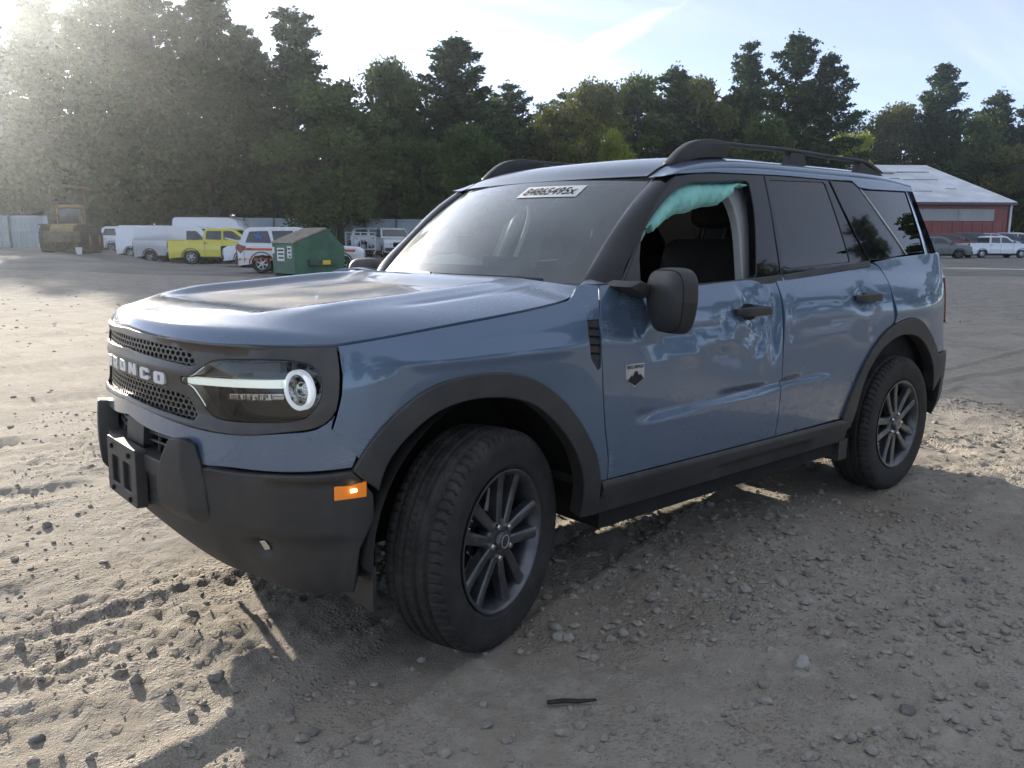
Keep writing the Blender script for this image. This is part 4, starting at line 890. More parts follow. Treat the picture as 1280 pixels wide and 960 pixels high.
panel('door_glass', win, lambda x, z, o=0.: G(x, z, o) * (1, -1, 1), M['clear'], FDR, off=-.015, h=.06, lip=.0, edge=.001, both=False)
panel('sail_trim', smooth([(.61, 1.145), (.685, 1.232), (.745, 1.300)], 4) + [(.712, 1.22), (.695, 1.14)], Fg, M['plastic'], FD, off=.001, h=.03, lip=.01, edge=.002, both=False)
panel('belt_moulding', [(.60, 1.128), (.74, 1.138), (1.0, 1.128), (1.40, 1.143), (1.575, 1.150), (1.575, 1.118), (1.0, 1.100), (.72, 1.112), (.60, 1.10)], Fg, M['plastic'], FD, off=.012, h=.03, lip=.03, edge=.004, both=False)
# B pillar cover (gloss) and rear door
rgl = [(1.668, 1.552), (2.140, 1.566)] + smooth([(2.152, 1.556), (2.172, 1.40), (2.197, 1.205)], 3) + [(2.19, 1.194), (1.625, 1.172)]
rfr = [(1.648, 1.577), (2.19, 1.580)] + smooth([(2.19, 1.580), (2.235, 1.45), (2.300, 1.309), (2.378, 1.205)], 4)[1:] + [(2.36, 1.17), (1.585, 1.125), (1.605, 1.30), (1.628, 1.45)]
for par, sg in ((RD, 1), (RDR, -1)):
    FF_ = (lambda x, z, o=0.: G(x, z, o)) if sg == 1 else (lambda x, z, o=0.: G(x, z, o) * (1, -1, 1))
    panel('door_frame', rfr, FF_, M['gloss'], par, off=-.002, h=.035, lip=.03, edge=.003, holes=[rgl], hole_lip=.02, both=False)
    panel('door_glass', rgl, FF_, M['tint'], par, off=-.006, h=.04, lip=.0, edge=.001, both=False)
    panel('belt_moulding', [(1.585, 1.150), (2.37, 1.200), (2.37, 1.172), (1.585, 1.122)], FF_, M['plastic'], par, off=.012, h=.03, lip=.03, edge=.004, both=False)
cpan = [(2.20, 1.580), (2.425, 1.582), (2.475, 1.552), (2.62, 1.40), (2.815, 1.222), (2.60, 1.205), (2.385, 1.198), (2.31, 1.309), (2.245, 1.45)]
panel('rear_pillar_panel', cpan, Fg, M['gloss'], CAR, off=.001, h=.03, lip=.03, edge=.004, gap=.002)
qgl = [(2.490, 1.548), (3.060, 1.560), (3.092, 1.236), (2.835, 1.226), (2.64, 1.40)]
panel('quarter_window', qgl, Fg, M['tint'], CAR, off=-.003, h=.04, lip=.01, edge=.002, gap=.003)
panel('quarter_edge_glint', [(2.478, 1.552), (2.490, 1.552), (2.65, 1.402), (2.842, 1.226), (2.826, 1.224), (2.632, 1.398)], Fg, M['satin'], CAR, off=.004, h=.015, lip=.01, edge=.002)  # silver strip paints the reflection along the gloss panel's edge
dp = np.stack([np.stack([G(np.array(3.062 + .03 * (1.56 - z) / .32), np.array(z), .002), G(np.array(3.11 + .03 * (1.56 - z) / .32), np.array(z), -.004), G(np.array(3.14 + .10 * (1.56 - z) / .32), np.array(z), -.03), np.array((3.20 + .15 * (1.56 - z) / .32, -.60 - .04 * (1.56 - z) / .32, z))], 0) for z in np.linspace(1.225, 1.575, 10)], 0)
o = grid('rear_pillar', dp, M['paint'], CAR, flip=False, attr={'scuff': dp[..., 0] * 0}); mirror_of(o)
# A pillar covers
gc = C3([(.585, 1.120, 0), (.60, 1.155, 0), (.70, 1.262, 0), (.83, 1.390, 0), (.93, 1.478, 0), (1.03, 1.540, 0)], 6); ap = []
for v_ in np.linspace(-.03, 1, 24):
    a = W(-1., v_, .003); g_ = gc(max(0, v_)); e_ = G(g_[0], g_[1], 0.); mdl = a * .45 + e_ * .55 + np.array((-.010, -.012, .004)); md2 = a * .85 + e_ * .15 + np.array((-.008, -.004, .005)); md3 = a * .15 + e_ * .85 + np.array((-.005, -.007, .002))
    ap.append(np.stack([a + (.02, .0, -.01), a, md2, mdl, md3, e_, e_ + (.0, .03, 0)], 0))
o = grid('front_pillar', np.stack(ap, 0), M['gloss'], CAR, flip=False, sharp=50); mirror_of(o)
# fender top corner between hood, pillar and door
kc = [np.array((.352, -.826, 1.108)), np.array((.403, -.803, 1.139)), np.array((.46, -.76, 1.150)), W(-1., -.02, .0)]; ko = [S(np.array(u_), np.array(z_), -.004) for u_, z_ in ((1.872, 1.136), (1.92, 1.142), (1.985, 1.143), (2.05, 1.139))]
kp = np.stack([np.stack([a * (1 - s) + b_ * s + np.array((0, -.004, .010)) * 4 * s * (1 - s) for s in np.linspace(0, 1, 6)], 0) for a, b_ in zip(kc, ko)], 0)
o = grid('fender_corner', kp, M['paint'], CAR, flip=True, attr={'scuff': kp[..., 0] * 0}); mirror_of(o)
# rear window of the liftgate, and its spoiler lip
lg = []
for t_ in np.linspace(-1, 1, 25):
    a = ROOF(np.array(3.14), np.array(min(1., abs(t_) * .98))); a = a * (1, -np.sign(t_) if t_ != 0 else 1, 1); w_ = 4.93 + (ULEN - 4.93) * (1 - abs(t_)); b_ = S(np.array(w_), np.array(1.225)); b_ = b_ * (1, -1 if t_ > 0 else 1, 1)
    if t_ > 0: a = a * (1, 1, 1)
    a[1] = abs(a[1]) * (1 if t_ > 0 else -1); b_[1] = abs(b_[1]) * (1 if t_ > 0 else -1)
    lg.append(np.stack([a * (1 - s) + b_ * s for s in np.linspace(0, 1, 8)], 0))
grid('rear_window', np.stack(lg, 0), M['tint'], CAR)
# ---------------- roof rails
def railz(x): return lut([(1.10, 1.600), (1.19, 1.668), (1.26, 1.696), (1.46, 1.709), (1.96, 1.717), (2.5, 1.712), (2.75, 1.700), (2.90, 1.655)])(x)
for sg in (-1, 1):
    rl = empty('roof_rail', (0, 0, 0), parent=CAR); yv = .590
    def rz(x):
        w_ = ROOF(np.full(200, x), np.linspace(0, 1, 200)); return float(np.interp(yv, -w_[:, 1], w_[:, 2]))
    xsr = np.linspace(1.10, 2.90, 46); top = [(x, float(railz(x))) for x in xsr]
    outl = top + [(x, float(railz(x)) - .016 - .02 * max(0, (x - 2.7) / .2)) for x in xsr[::-1] if 1.47 < x < 2.86] + [(1.475, rz(1.475) + .002), (1.30, rz(1.30) + .002), (1.10, rz(1.10) + .0)]
    bm = bmesh.new(); prism(bm, outl, sg * yv - .021, sg * yv + .021); bmesh.ops.recalc_face_normals(bm, faces=bm.faces); bevel(bm, .006, 2, 50); mkbm('rail_bar', bm, M['plastic'], rl, 35)
    for x0, x1 in ((1.96, 2.12), (2.62, 2.90)):
        bm = bmesh.new(); prism(bm, [(x0, rz(x0) - .005), (x0 + .02, float(railz(x0 + .02)) - .018), (x1 - .03, float(railz(x1 - .03)) - .018), (x1, rz(x1) - .005)], sg * yv - .018, sg * yv + .018); mkbm('rail_foot', bm, M['plastic'], rl)
# ---------------- mirrors
def mirror_shell(cx_, cy_, cz_):
    th = np.linspace(-np.pi / 2, np.pi / 2, 28); ph_ = np.linspace(0, 2 * np.pi, 49); TH, PH = np.meshgrid(th, ph_, indexing='ij')
    def se(a, e_): return np.sign(a) * np.abs(a)**e_
    a = se(np.cos(TH), .5) * se(np.cos(PH), .55) * .108; b_ = se(np.cos(TH), .5) * se(np.sin(PH), .55) * .112; dd = se(np.sin(TH), .62) * .075
    b_ = b_ - .10 * np.clip(a, 0, 1) * 0; low = zsm(.02, -.11, b_); a = a * (1 - .16 * low); dd = np.where(dd > 0, dd * .25, dd) ; dd = dd * (1 - .10 * low)
    P_ = np.stack([cx_ + dd + .12 * a * 0, cy_ - a, cz_ + b_], -1); ca, sa = math.cos(R_(-14)), math.sin(R_(-14))
    x_, y_ = P_[..., 0] - cx_, P_[..., 1] - cy_; P_[..., 0] = cx_ + x_ * ca - y_ * sa; P_[..., 1] = cy_ + x_ * sa + y_ * ca; return P_
MR = empty('wing_mirror', (0, 0, 0), parent=CAR); P_ = mirror_shell(.665, -1.005, 1.087)
sh = grid('mirror_housing', P_, M['plastic'], MR, flip=True)
bm = bmesh.new(); prism(bm, [(.50, 1.135), (.56, 1.155), (.66, 1.128), (.68, 1.095), (.60, 1.095)], -.94, -.80); bmesh.ops.recalc_face_normals(bm, faces=bm.faces); bevel(bm, .012, 2); ar = mkbm('mirror_arm', bm, M['plastic'], MR)
for kk, rr_s in ((9, .0022), (20, .0016)):
    bm = bmesh.new(); cc_ = P_[kk].mean(0); tube(bm, [tuple(cc_ + (q - cc_) * 1.003) for q in P_[kk][:-1]], rr_s, 5, closed=True); mkbm('mirror_seam', bm, M['dark'], MR)
MR2 = empty('wing_mirror', (0, 0, 0), parent=CAR); mirror_of(sh, MR2); mirror_of(ar, MR2)
for par, sg in ((MR, 1), (MR2, -1)):
    P2 = mirror_shell(.665, -1.005, 1.087)[-14:].copy(); P2[..., 1] *= sg; ctr = P2.reshape(-1, 3).mean(0); P2 = ctr + (P2 - ctr) * .93 + np.array((.004, 0, 0)); grid('mirror_glass', P2, M['chrome'], par, flip=(sg == 1))
# ---------------- door handles, badge
def handle(parent, u0, u1, z, sg):
    pts = np.linspace(u0, u1, 13); top = []
    secs = []
    for i, u_ in enumerate(pts):
        f_ = i / 12; o_ = .030 * (1 - abs(2 * f_ - 1)**6) + .002; h_ = .0185 * (1 - .35 * abs(2 * f_ - 1)**4); c_ = S(np.array(u_), np.array(z), o_); n_ = plan(np.array(u_))[1]; n3 = np.array((n_[0], -n_[1], 0))
        sec = [c_ + n3 * a * .009 + np.array((0, 0, b_ * h_)) for a, b_ in ((1, .7), (.8, .95), (-.8, 1), (-1, .7), (-1, -.7), (-.8, -1), (.8, -.95), (1, -.7))]; secs.append(np.array(sec + sec[:1]))
    P_ = np.stack(secs, 0) * (1, sg, 1); grid('door_handle', P_, M['plastic'], parent, flip=(sg == -1), sharp=60)
    c_ = S(np.array((u0 + u1) / 2), np.array(z), -.004) * (1, sg, 1)
handle(FD, 2.690, 2.925, 1.014, 1); handle(RD, 3.640, 3.880, 1.030, 1); handle(FDR, 2.690, 2.925, 1.014, -1); handle(RDR, 3.640, 3.880, 1.030, -1)
for par, u_, z_ in ((FD, 2.80, 1.010), (RD, 3.755, 1.026)):
    panel('handle_recess', [(u_ + .05 * math.cos(a) * 1.1, z_ + .033 * math.sin(a)) for a in np.linspace(0, 2 * np.pi, 25)[:-1]], S, M['dark'], par, off=-.0085, h=.02, lip=0, edge=.001, both=False)
shield = [(2.055, .866), (2.150, .866), (2.150, .812), (2.102, .782), (2.055, .812)]
BDG = panel('badge', shield, S, M['satin'], FD, off=.0015, h=.02, lip=.006, edge=.001, both=False, dent=dent_fd)
panel('badge', [(2.060, .846), (2.145, .846), (2.145, .8145), (2.102, .788), (2.060, .8145)], S, M['satin'], FD, off=.0035, h=.02, lip=.002, edge=.0006, both=False, dent=dent_fd)
panel('badge', [(2.063, .809), (2.080, .826), (2.086, .822), (2.099, .840), (2.110, .840), (2.117, .824), (2.126, .829), (2.142, .812), (2.102, .789)], S, M['ink'], FD, off=.0055, h=.02, lip=.001, edge=.0004, both=False, dent=dent_fd)
text_on('badge', 'BIG BEND', lambda a, b_: S(a, b_, .0035 + dent_fd(a, b_)), M['ink'], FD, 2.060, 2.145, .850, .862, .02)
# ---------------- wheels
def make_tyre():
    prof = [(.222, -.075), (.228, -.088), (.236, -.099), (.246, -.104), (.262, -.1085), (.285, -.1115), (.305, -.1125), (.322, -.1110), (.336, -.1070), (.346, -.1010), (.3535, -.0930)]
    flat = [(.3585, -.082), (.3592, -.070), (.3600, -.060), (.3606, -.050), (.3610, -.040), (.3612, -.030), (.3614, -.020), (.3615, -.010), (.3615, 0)]
    half = prof + flat; full = half + [(r, -a) for r, a in half[:-1][::-1]]
    a = np.array(full); t = np.r_[0, np.cumsum(np.hypot(*np.diff(a, axis=0).T))]; f = lambda s: np.stack([np.interp(s, t, a[:, 0]), np.interp(s, t, a[:, 1])], -1)
    pr = f(np.linspace(0, t[-1], 110)); nA = 360; th = np.arange(nA) * 2 * np.pi / nA
    Rr = np.repeat(pr[None, :, 0], nA, 0); Aa = np.repeat(pr[None, :, 1], nA, 0); TH = np.repeat(th[:, None], len(pr), 1)
    tread = (Rr > .345)
    groove = np.zeros_like(Rr)
    for g in (-.060, -.022, .022, .060): groove = np.maximum(groove, np.clip(1 - np.abs(Aa - g) / .0068, 0, 1)**.5)
    sh_ = np.abs(Aa) > .062; k = 72
    sip = (np.mod(TH * k / (2 * np.pi) + Aa * 6, 1) < .22) & sh_ & (Rr > .34)
    sip2 = (np.mod(TH * k * 1.25 / (2 * np.pi) + np.sign(Aa) * Aa * 22, 1) < .16) & ~sh_ & tread
    Rr = Rr - .010 * groove * tread - .0055 * sip - .004 * sip2
    Aa2 = Aa * np.where(sip & (Rr < .35), .975, 1)
    rib = .0012 * (np.sin(TH * 140) > .3) * (np.abs(Rr - .335) < .008) + .0012 * (np.abs(Rr - .25) < .003); Aa2 = Aa2 + np.sign(Aa) * rib
    P_ = np.stack([Rr * np.cos(TH), Aa2, Rr * np.sin(TH)], -1); P_ = np.concatenate([P_, P_[:1]], 0); return P_
TY = make_tyre()
def make_wheel():
    wh = empty('wheel', parent=CAR); n, m_ = TY.shape[:2]
    grid('tyre', TY, M['rubber'], wh, flip=True, sharp=35)
    rim = bmesh.new(); lathe(rim, [(.222, -.078), (.228, -.090), (.2345, -.102), (.2340, -.106), (.2290, -.107), (.2235, -.104), (.218, -.097), (.208, -.080), (.202, -.05), (.198, .0), (.206, .07), (.226, .095)], 72)
    RM = mkbm('rim', rim, M['rim'], wh, 45)
    for k in range(5):
        a0 = R_(90 + 72 * k); Mr = Matrix.Rotation(-a0, 4, 'Y')
        for s_ in (-1, 1):
            bm = bmesh.new(); secs = []
            for r, off_, wd, fr_, th_ in ((.030, .016, .0150, -.086, .034), (.060, .021, .0165, -.090, .034), (.10, .0300, .0175, -.090, .032), (.15, .0385, .0185, -.091, .030), (.195, .0470, .0195, -.094, .030), (.217, .051, .0225, -.098, .030)):
                y_ = s_ * off_; secs.append([(r, fr_ + .004, y_ - wd), (r, fr_, y_ - wd * .62), (r, fr_, y_ + wd * .62), (r, fr_ + .004, y_ + wd), (r, fr_ + th_, y_ + wd * 1.15), (r, fr_ + th_, y_ - wd * 1.15)])
            vr = [[bm.verts.new(Mr @ Vector(p_)) for p_ in s2] for s2 in secs]
            for A, B in zip(vr, vr[1:]):
                for i in range(6): bm.faces.new((A[i], A[(i + 1) % 6], B[(i + 1) % 6], B[i]))
            bm.faces.new(vr[0]); bm.faces.new(vr[-1][::-1]); mkbm('spoke', bm, M['rim'], wh, 30)
    bm = bmesh.new(); lathe(bm, [(.075, -.050), (.074, -.076), (.069, -.086), (.060, -.089), (.036, -.090), (.034, -.102), (.030, -.106), (.012, -.1075), (.001, -.1077)], 40); mkbm('hub', bm, M['rim'], wh, 40)
    bm = bmesh.new()
    for k in range(5):
        a = R_(90 + 36 + 72 * k); c_ = Vector((math.cos(a) * .055, 0, math.sin(a) * .055)); b2 = bmesh.new(); lathe(b2, [(.0105, -.082), (.0105, -.097), (.008, -.102), (.001, -.103)], 6, 'Y', Matrix.Translation(c_)); mkbm('lug_nut', b2, M['chrome'], wh, 20)
    lathe(bm, [(.019, -.1065), (.0195, -.109), (.0225, -.109), (.023, -.1055)], 28); mkbm('cap_emblem', bm, M['satin'], wh)
    bm = bmesh.new(); lathe(bm, [(.16, -.02), (.16, -.008), (.06, -.008)], 40); lathe(bm, [(.16, -.02), (.085, -.02), (.08, -.035), (.03, -.035)], 40); mkbm('brake_disc', bm, M['chrome'], wh)
    bm = bmesh.new(); lathe(bm, [(.20, .045), (.01, .045)], 32); mkbm('brake_shield', bm, M['dark'], wh)
    return wh
W1 = make_wheel()
for o_, loc, rz_, spin in ((W1, (-.035, -.795, .360), R_(17.5), .25), (None, (-.035, .795, .360), R_(180 + 15), .7), (None, (2.67, -.796, .360), 0, .9), (None, (2.67, .796, .360), R_(180), .1)):
    o_ = o_ or copy_tree(W1, CAR); o_.location = loc; o_.rotation_euler = Matrix.Rotation(rz_, 3, 'Z').to_quaternion().to_matrix().to_4x4().to_euler() if False else (0, 0, rz_)
    o_.scale = (.98, .98, .98); o_.location.z = .354; o_.rotation_mode = 'QUATERNION'; o_.rotation_quaternion = (Matrix.Rotation(rz_, 3, 'Z') @ Matrix.Rotation(spin, 3, 'Y')).to_quaternion()
# ---------------- wheel wells, underbody
for x_, rr in ((-.02, .455), (2.66, .46)):
    for sg in (-1, 1):
        bm = bmesh.new(); prev = None
        for k in range(25):
            a = R_(4 + 178 * k / 24); x2, z2 = x_ + rr * math.cos(a), .385 + rr * math.sin(a); cur = [bm.verts.new((x2, sg * yv_, z2)) for yv_ in (.885, .86, .45)]
            if prev:
                for i in range(2): bm.faces.new((prev[i], prev[i + 1], cur[i + 1], cur[i]))
            prev = cur
        mkbm('wheel_liner', bm, M['dark'], CAR)
bm = bmesh.new(); bx(bm, -.52, 3.3, -.45, .45, .27, .42); bx(bm, .48, 2.15, -.84, .84, .27, .44); mkbm('underbody', bm, M['dark'], CAR, None)
bm = bmesh.new(); bx(bm, -.50, .40, -.44, .44, .40, 1.0); mkbm('engine_block', bm, M['dark'], CAR, None)
bm = bmesh.new(); prism(bm, [(-.56, .42), (-.45, .28), (-.30, .26), (-.30, .42)], -.60, .60); mkbm('front_skid_plate', bm, M['plastic'], CAR, None)
for sg in (-1, 1):
    bm = bmesh.new(); bx(bm, -.44, -.428, sg * .64, sg * .82, .22, .36); mkbm('air_deflector', bm, M['plastic'], CAR, None)
for sg in (-1, 1):
    bm = bmesh.new(); bx(bm, 2.14, 2.22, sg * .70, sg * .86, .24, .34); mkbm('jack_shield', bm, M['plastic'], CAR, None)
# ---------------- cabin
bm = bmesh.new(); bx(bm, .40, 3.35, -.83, .83, .44, .47); mkbm('cabin_floor', bm, M['cloth'], CAR, None)
dp_ = [(.36, .80), (.36, 1.10), (.52, 1.135), (.74, 1.13), (.80, 1.08), (.78, .92), (.70, .80)]
bm = bmesh.new(); prism(bm, dp_, -.74, .74); bmesh.ops.recalc_face_normals(bm, faces=bm.faces); bevel(bm, .03, 3, 25); mkbm('dashboard', bm, M['dash'], CAR, 50)
rbox('centre_screen', .72, .75, -.17, .13, 1.07, 1.22, .008, M['gloss'], CAR)
SWm = Matrix.Translation((.93, -.37, 1.03)) @ Matrix.Rotation(R_(-25), 4, 'Y')
SW = empty('steering_wheel', parent=CAR)
bm = bmesh.new(); tube(bm, [SWm @ Vector((0, .185 * math.cos(a), .185 * math.sin(a))) for a in np.linspace(0, 2 * np.pi, 33)[:-1]], .016, 8, closed=True); mkbm('wheel_rim', bm, M['cloth'], SW)
bm = bmesh.new(); tube(bm, [SWm @ Vector((0, -.18, 0)), SWm @ Vector((-.02, 0, 0)), SWm @ Vector((0, .18, 0))], .02, 6); tube(bm, [SWm @ Vector((-.02, 0, 0)), SWm @ Vector((0, 0, -.18))], .02, 6); lathe(bm, [(.075, -.04), (.08, 0), (.05, .03), (.005, .035)], 20, 'X', SWm); mkbm('wheel_spokes', bm, M['cloth'], SW)
def seat(y_):
    st = empty('front_seat', parent=CAR)
    rbox('seat_cushion', 1.05, 1.58, y_ - .26, y_ + .26, .55, .76, .07, M['cloth'], st, 3)
    Mb = Matrix.Translation((1.55, y_, .68)) @ Matrix.Rotation(R_(16), 4, 'Y'); rbox('seat_back', -.08, .09, -.25, .25, 0, .64, .07, M['cloth'], st, 3, Mb)
    rbox('headrest', -.06, .06, -.13, .13, .70, .90, .045, M['cloth'], st, 3, Mb)
    for k in (-.06, .06):
        bm = bmesh.new(); tube(bm, [Mb @ Vector((0, k, .60)), Mb @ Vector((0, k, .72))], .007, 8); mkbm('headrest_post', bm, M['chrome'], st)
seat(-.37); seat(.37)
RS = empty('rear_seat', parent=CAR); rbox('seat_cushion', 2.0, 2.5, -.66, .66, .58, .78, .06, M['cloth'], RS, 3)
Mb = Matrix.Translation((2.50, 0, .70)) @ Matrix.Rotation(R_(18), 4, 'Y'); rbox('seat_back', -.07, .08, -.66, .66, 0, .62, .06, M['cloth'], RS, 3, Mb)
for k in (-.42, 0, .42): rbox('headrest', -.05, .05, -.12, .12, .63, .78, .035, M['cloth'], RS, 3, Mb)
# headliner follows the roof from inside; door cards; pillar trims
XX, QQ = np.meshgrid(np.linspace(1.0, 3.1, 30), np.linspace(-.98, .98, 31), indexing='ij'); PR = ROOF(XX, np.abs(QQ)); PR[..., 1] *= np.where(QQ < 0, -1, 1); PR[..., 2] -= .035; PR[..., 1] *= .965; grid('headliner', PR, M['headliner'], CAR)
for sg in (1, -1):
    Fx = (lambda x, z, o=0.: G(x, z, o)) if sg == 1 else (lambda x, z, o=0.: G(x, z, o) * (1, -1, 1))
    pt = smooth([(1.405, 1.10), (1.43, 1.22), (1.462, 1.36), (1.452, 1.46), (1.40, 1.525)], 4) + [(1.48, 1.545)] + smooth([(1.60, 1.53), (1.60, 1.36), (1.58, 1.10)], 4)
    panel('pillar_trim', pt, Fx, M['trim'], CAR, off=-.075, h=.05, lip=.03, edge=.008, both=False)
    panel('pillar_trim', smooth([(.66, 1.13), (.80, 1.28), (.98, 1.42), (1.08, 1.49)], 4) + smooth([(1.12, 1.53), (1.0, 1.50), (.84, 1.37), (.62, 1.14)], 4), Fx, M['trim'], CAR, off=-.055, h=.04, lip=.03, edge=.006, both=False)
    bm = bmesh.new(); prism(bm, [(.46, .47), (.46, 1.10), (1.5, 1.12), (1.54, .47)], -sg * .80, -sg * .76); mkbm('door_card', bm, M['cloth'], CAR, None)
    bm = bmesh.new(); prism(bm, [(1.56, .47), (1.56, 1.13), (3.2, 1.2), (3.2, .47)], -sg * .80, -sg * .76); mkbm('door_card', bm, M['cloth'], CAR, None)
# deployed curtain airbag hanging along the roof edge of the driver's window
ab = []
for i, x_ in enumerate(np.linspace(.80, 1.50, 60)):
    f_ = i / 59; zt = np.interp(x_, [.74, .85, .933, 1.044, 1.148, 1.50], [1.30, 1.385, 1.45, 1.505, 1.528, 1.535]) ; dz = .040 + .075 * math.sin(np.pi * min(1, f_ * 1.1))**.7 + .004 * math.sin(x_ * 30) - .02 * (f_ > .86)
    if x_ < .84: dz *= .55
    sec = []
    for k in range(10):
        s = k / 9; pf = .045 * math.sin(np.pi * s)**.7 * (1 + .07 * math.sin(x_ * 26 + s * 3)) + .0035 * math.sin(x_ * 95 + s * 9) + .003 * math.sin(x_ * 170 - s * 14) + .006 * (vnoise(np.array(x_ * 45.), np.array(s * 6.), 7) - .5)
        q = G(np.array(x_), np.array(zt - dz * s), -.055 + pf); sec.append(q)
    ab.append(np.array(sec))
grid('curtain_airbag', np.stack(ab, 0), M['teal'], CAR)
# passenger side: the other curtain hangs over the window, and the dash bag lies spent on the dashboard
ab2 = np.stack(ab, 0).copy(); zt = ab2[:, :1, 2:3]; ab2[..., 2] = (zt + (ab2[..., 2:3] - zt) * 1.7)[..., 0]; ab2[..., 1] *= -1; grid('curtain_airbag', ab2, M['bagwhite'], CAR, flip=True)
uu, vv_ = np.meshgrid(np.linspace(0, 1, 24), np.linspace(0, 1, 20), indexing='ij'); bgz = 1.145 + .10 * np.sin(np.pi * uu)**.6 * np.sin(np.pi * vv_)**.6 + .02 * (vnoise(uu * 6, vv_ * 6, 5) - .5)
grid('dash_airbag', np.stack([.58 + .30 * uu, .12 + .46 * vv_, bgz - .03 * uu], -1), M['bagwhite'], CAR)
# ------------------------------------------------------------------ things round the lot
def spot(px, d):
    """ground point d metres out on the bearing of a photo column (surveyed position)"""
    k = (px - 640) / 1036.5 * .9857; hx = CAM.x + d * (FH.x + RH.x * k); hy = CAM.y + d * (FH.y + RH.y * k); return hx, hy
def gz(x, y): return float(ground_h(np.array([x]), np.array([y]))[0]) + .03
HEAD = math.atan2(RH.y, RH.x)                # heading of something seen side on, nose to the right
def vpaint(n, c): return mat_paint(n, c, dust=.12, flake=.1)
M['vwhite'] = vpaint('white_vehicle_paint', (.72, .74, .77)); M['vyellow'] = vpaint('yellow_vehicle_paint', (.72, .62, .035)); M['vgrey'] = vpaint('grey_green_vehicle_paint', (.13, .155, .15)); M['vsilver'] = vpaint('silver_vehicle_paint', (.42, .45, .49)); M['vblue'] = vpaint('dark_blue_vehicle_paint', (.05, .075, .12)); M['vblack'] = vpaint('black_vehicle_paint', (.022, .024, .028)); M['vred'] = vpaint('dark_red_vehicle_paint', (.16, .03, .03))
M['vglass'] = mat_basic('dark_vehicle_glass', (.02, .025, .03), .06, var=.1, coat=1.)
M['orange'] = mat_basic('orange_reflective_tape', (.72, .14, .035), .45, var=.08)
M['bluemark'] = mat_basic('blue_star_decal', (.10, .22, .62), .5, var=.05)
M['silverrim'] = mat_basic('silver_wheel', (.50, .50, .51), .3, metal=.8, dust=.2)
M['lampglass'] = mat_basic('headlamp_glass', (.60, .63, .66), .12, coat=1.)
def arch(cx, r, z0, n=9): return [(cx + r * math.cos(a), z0 + r * math.sin(a)) for a in np.linspace(0, math.pi, n)]
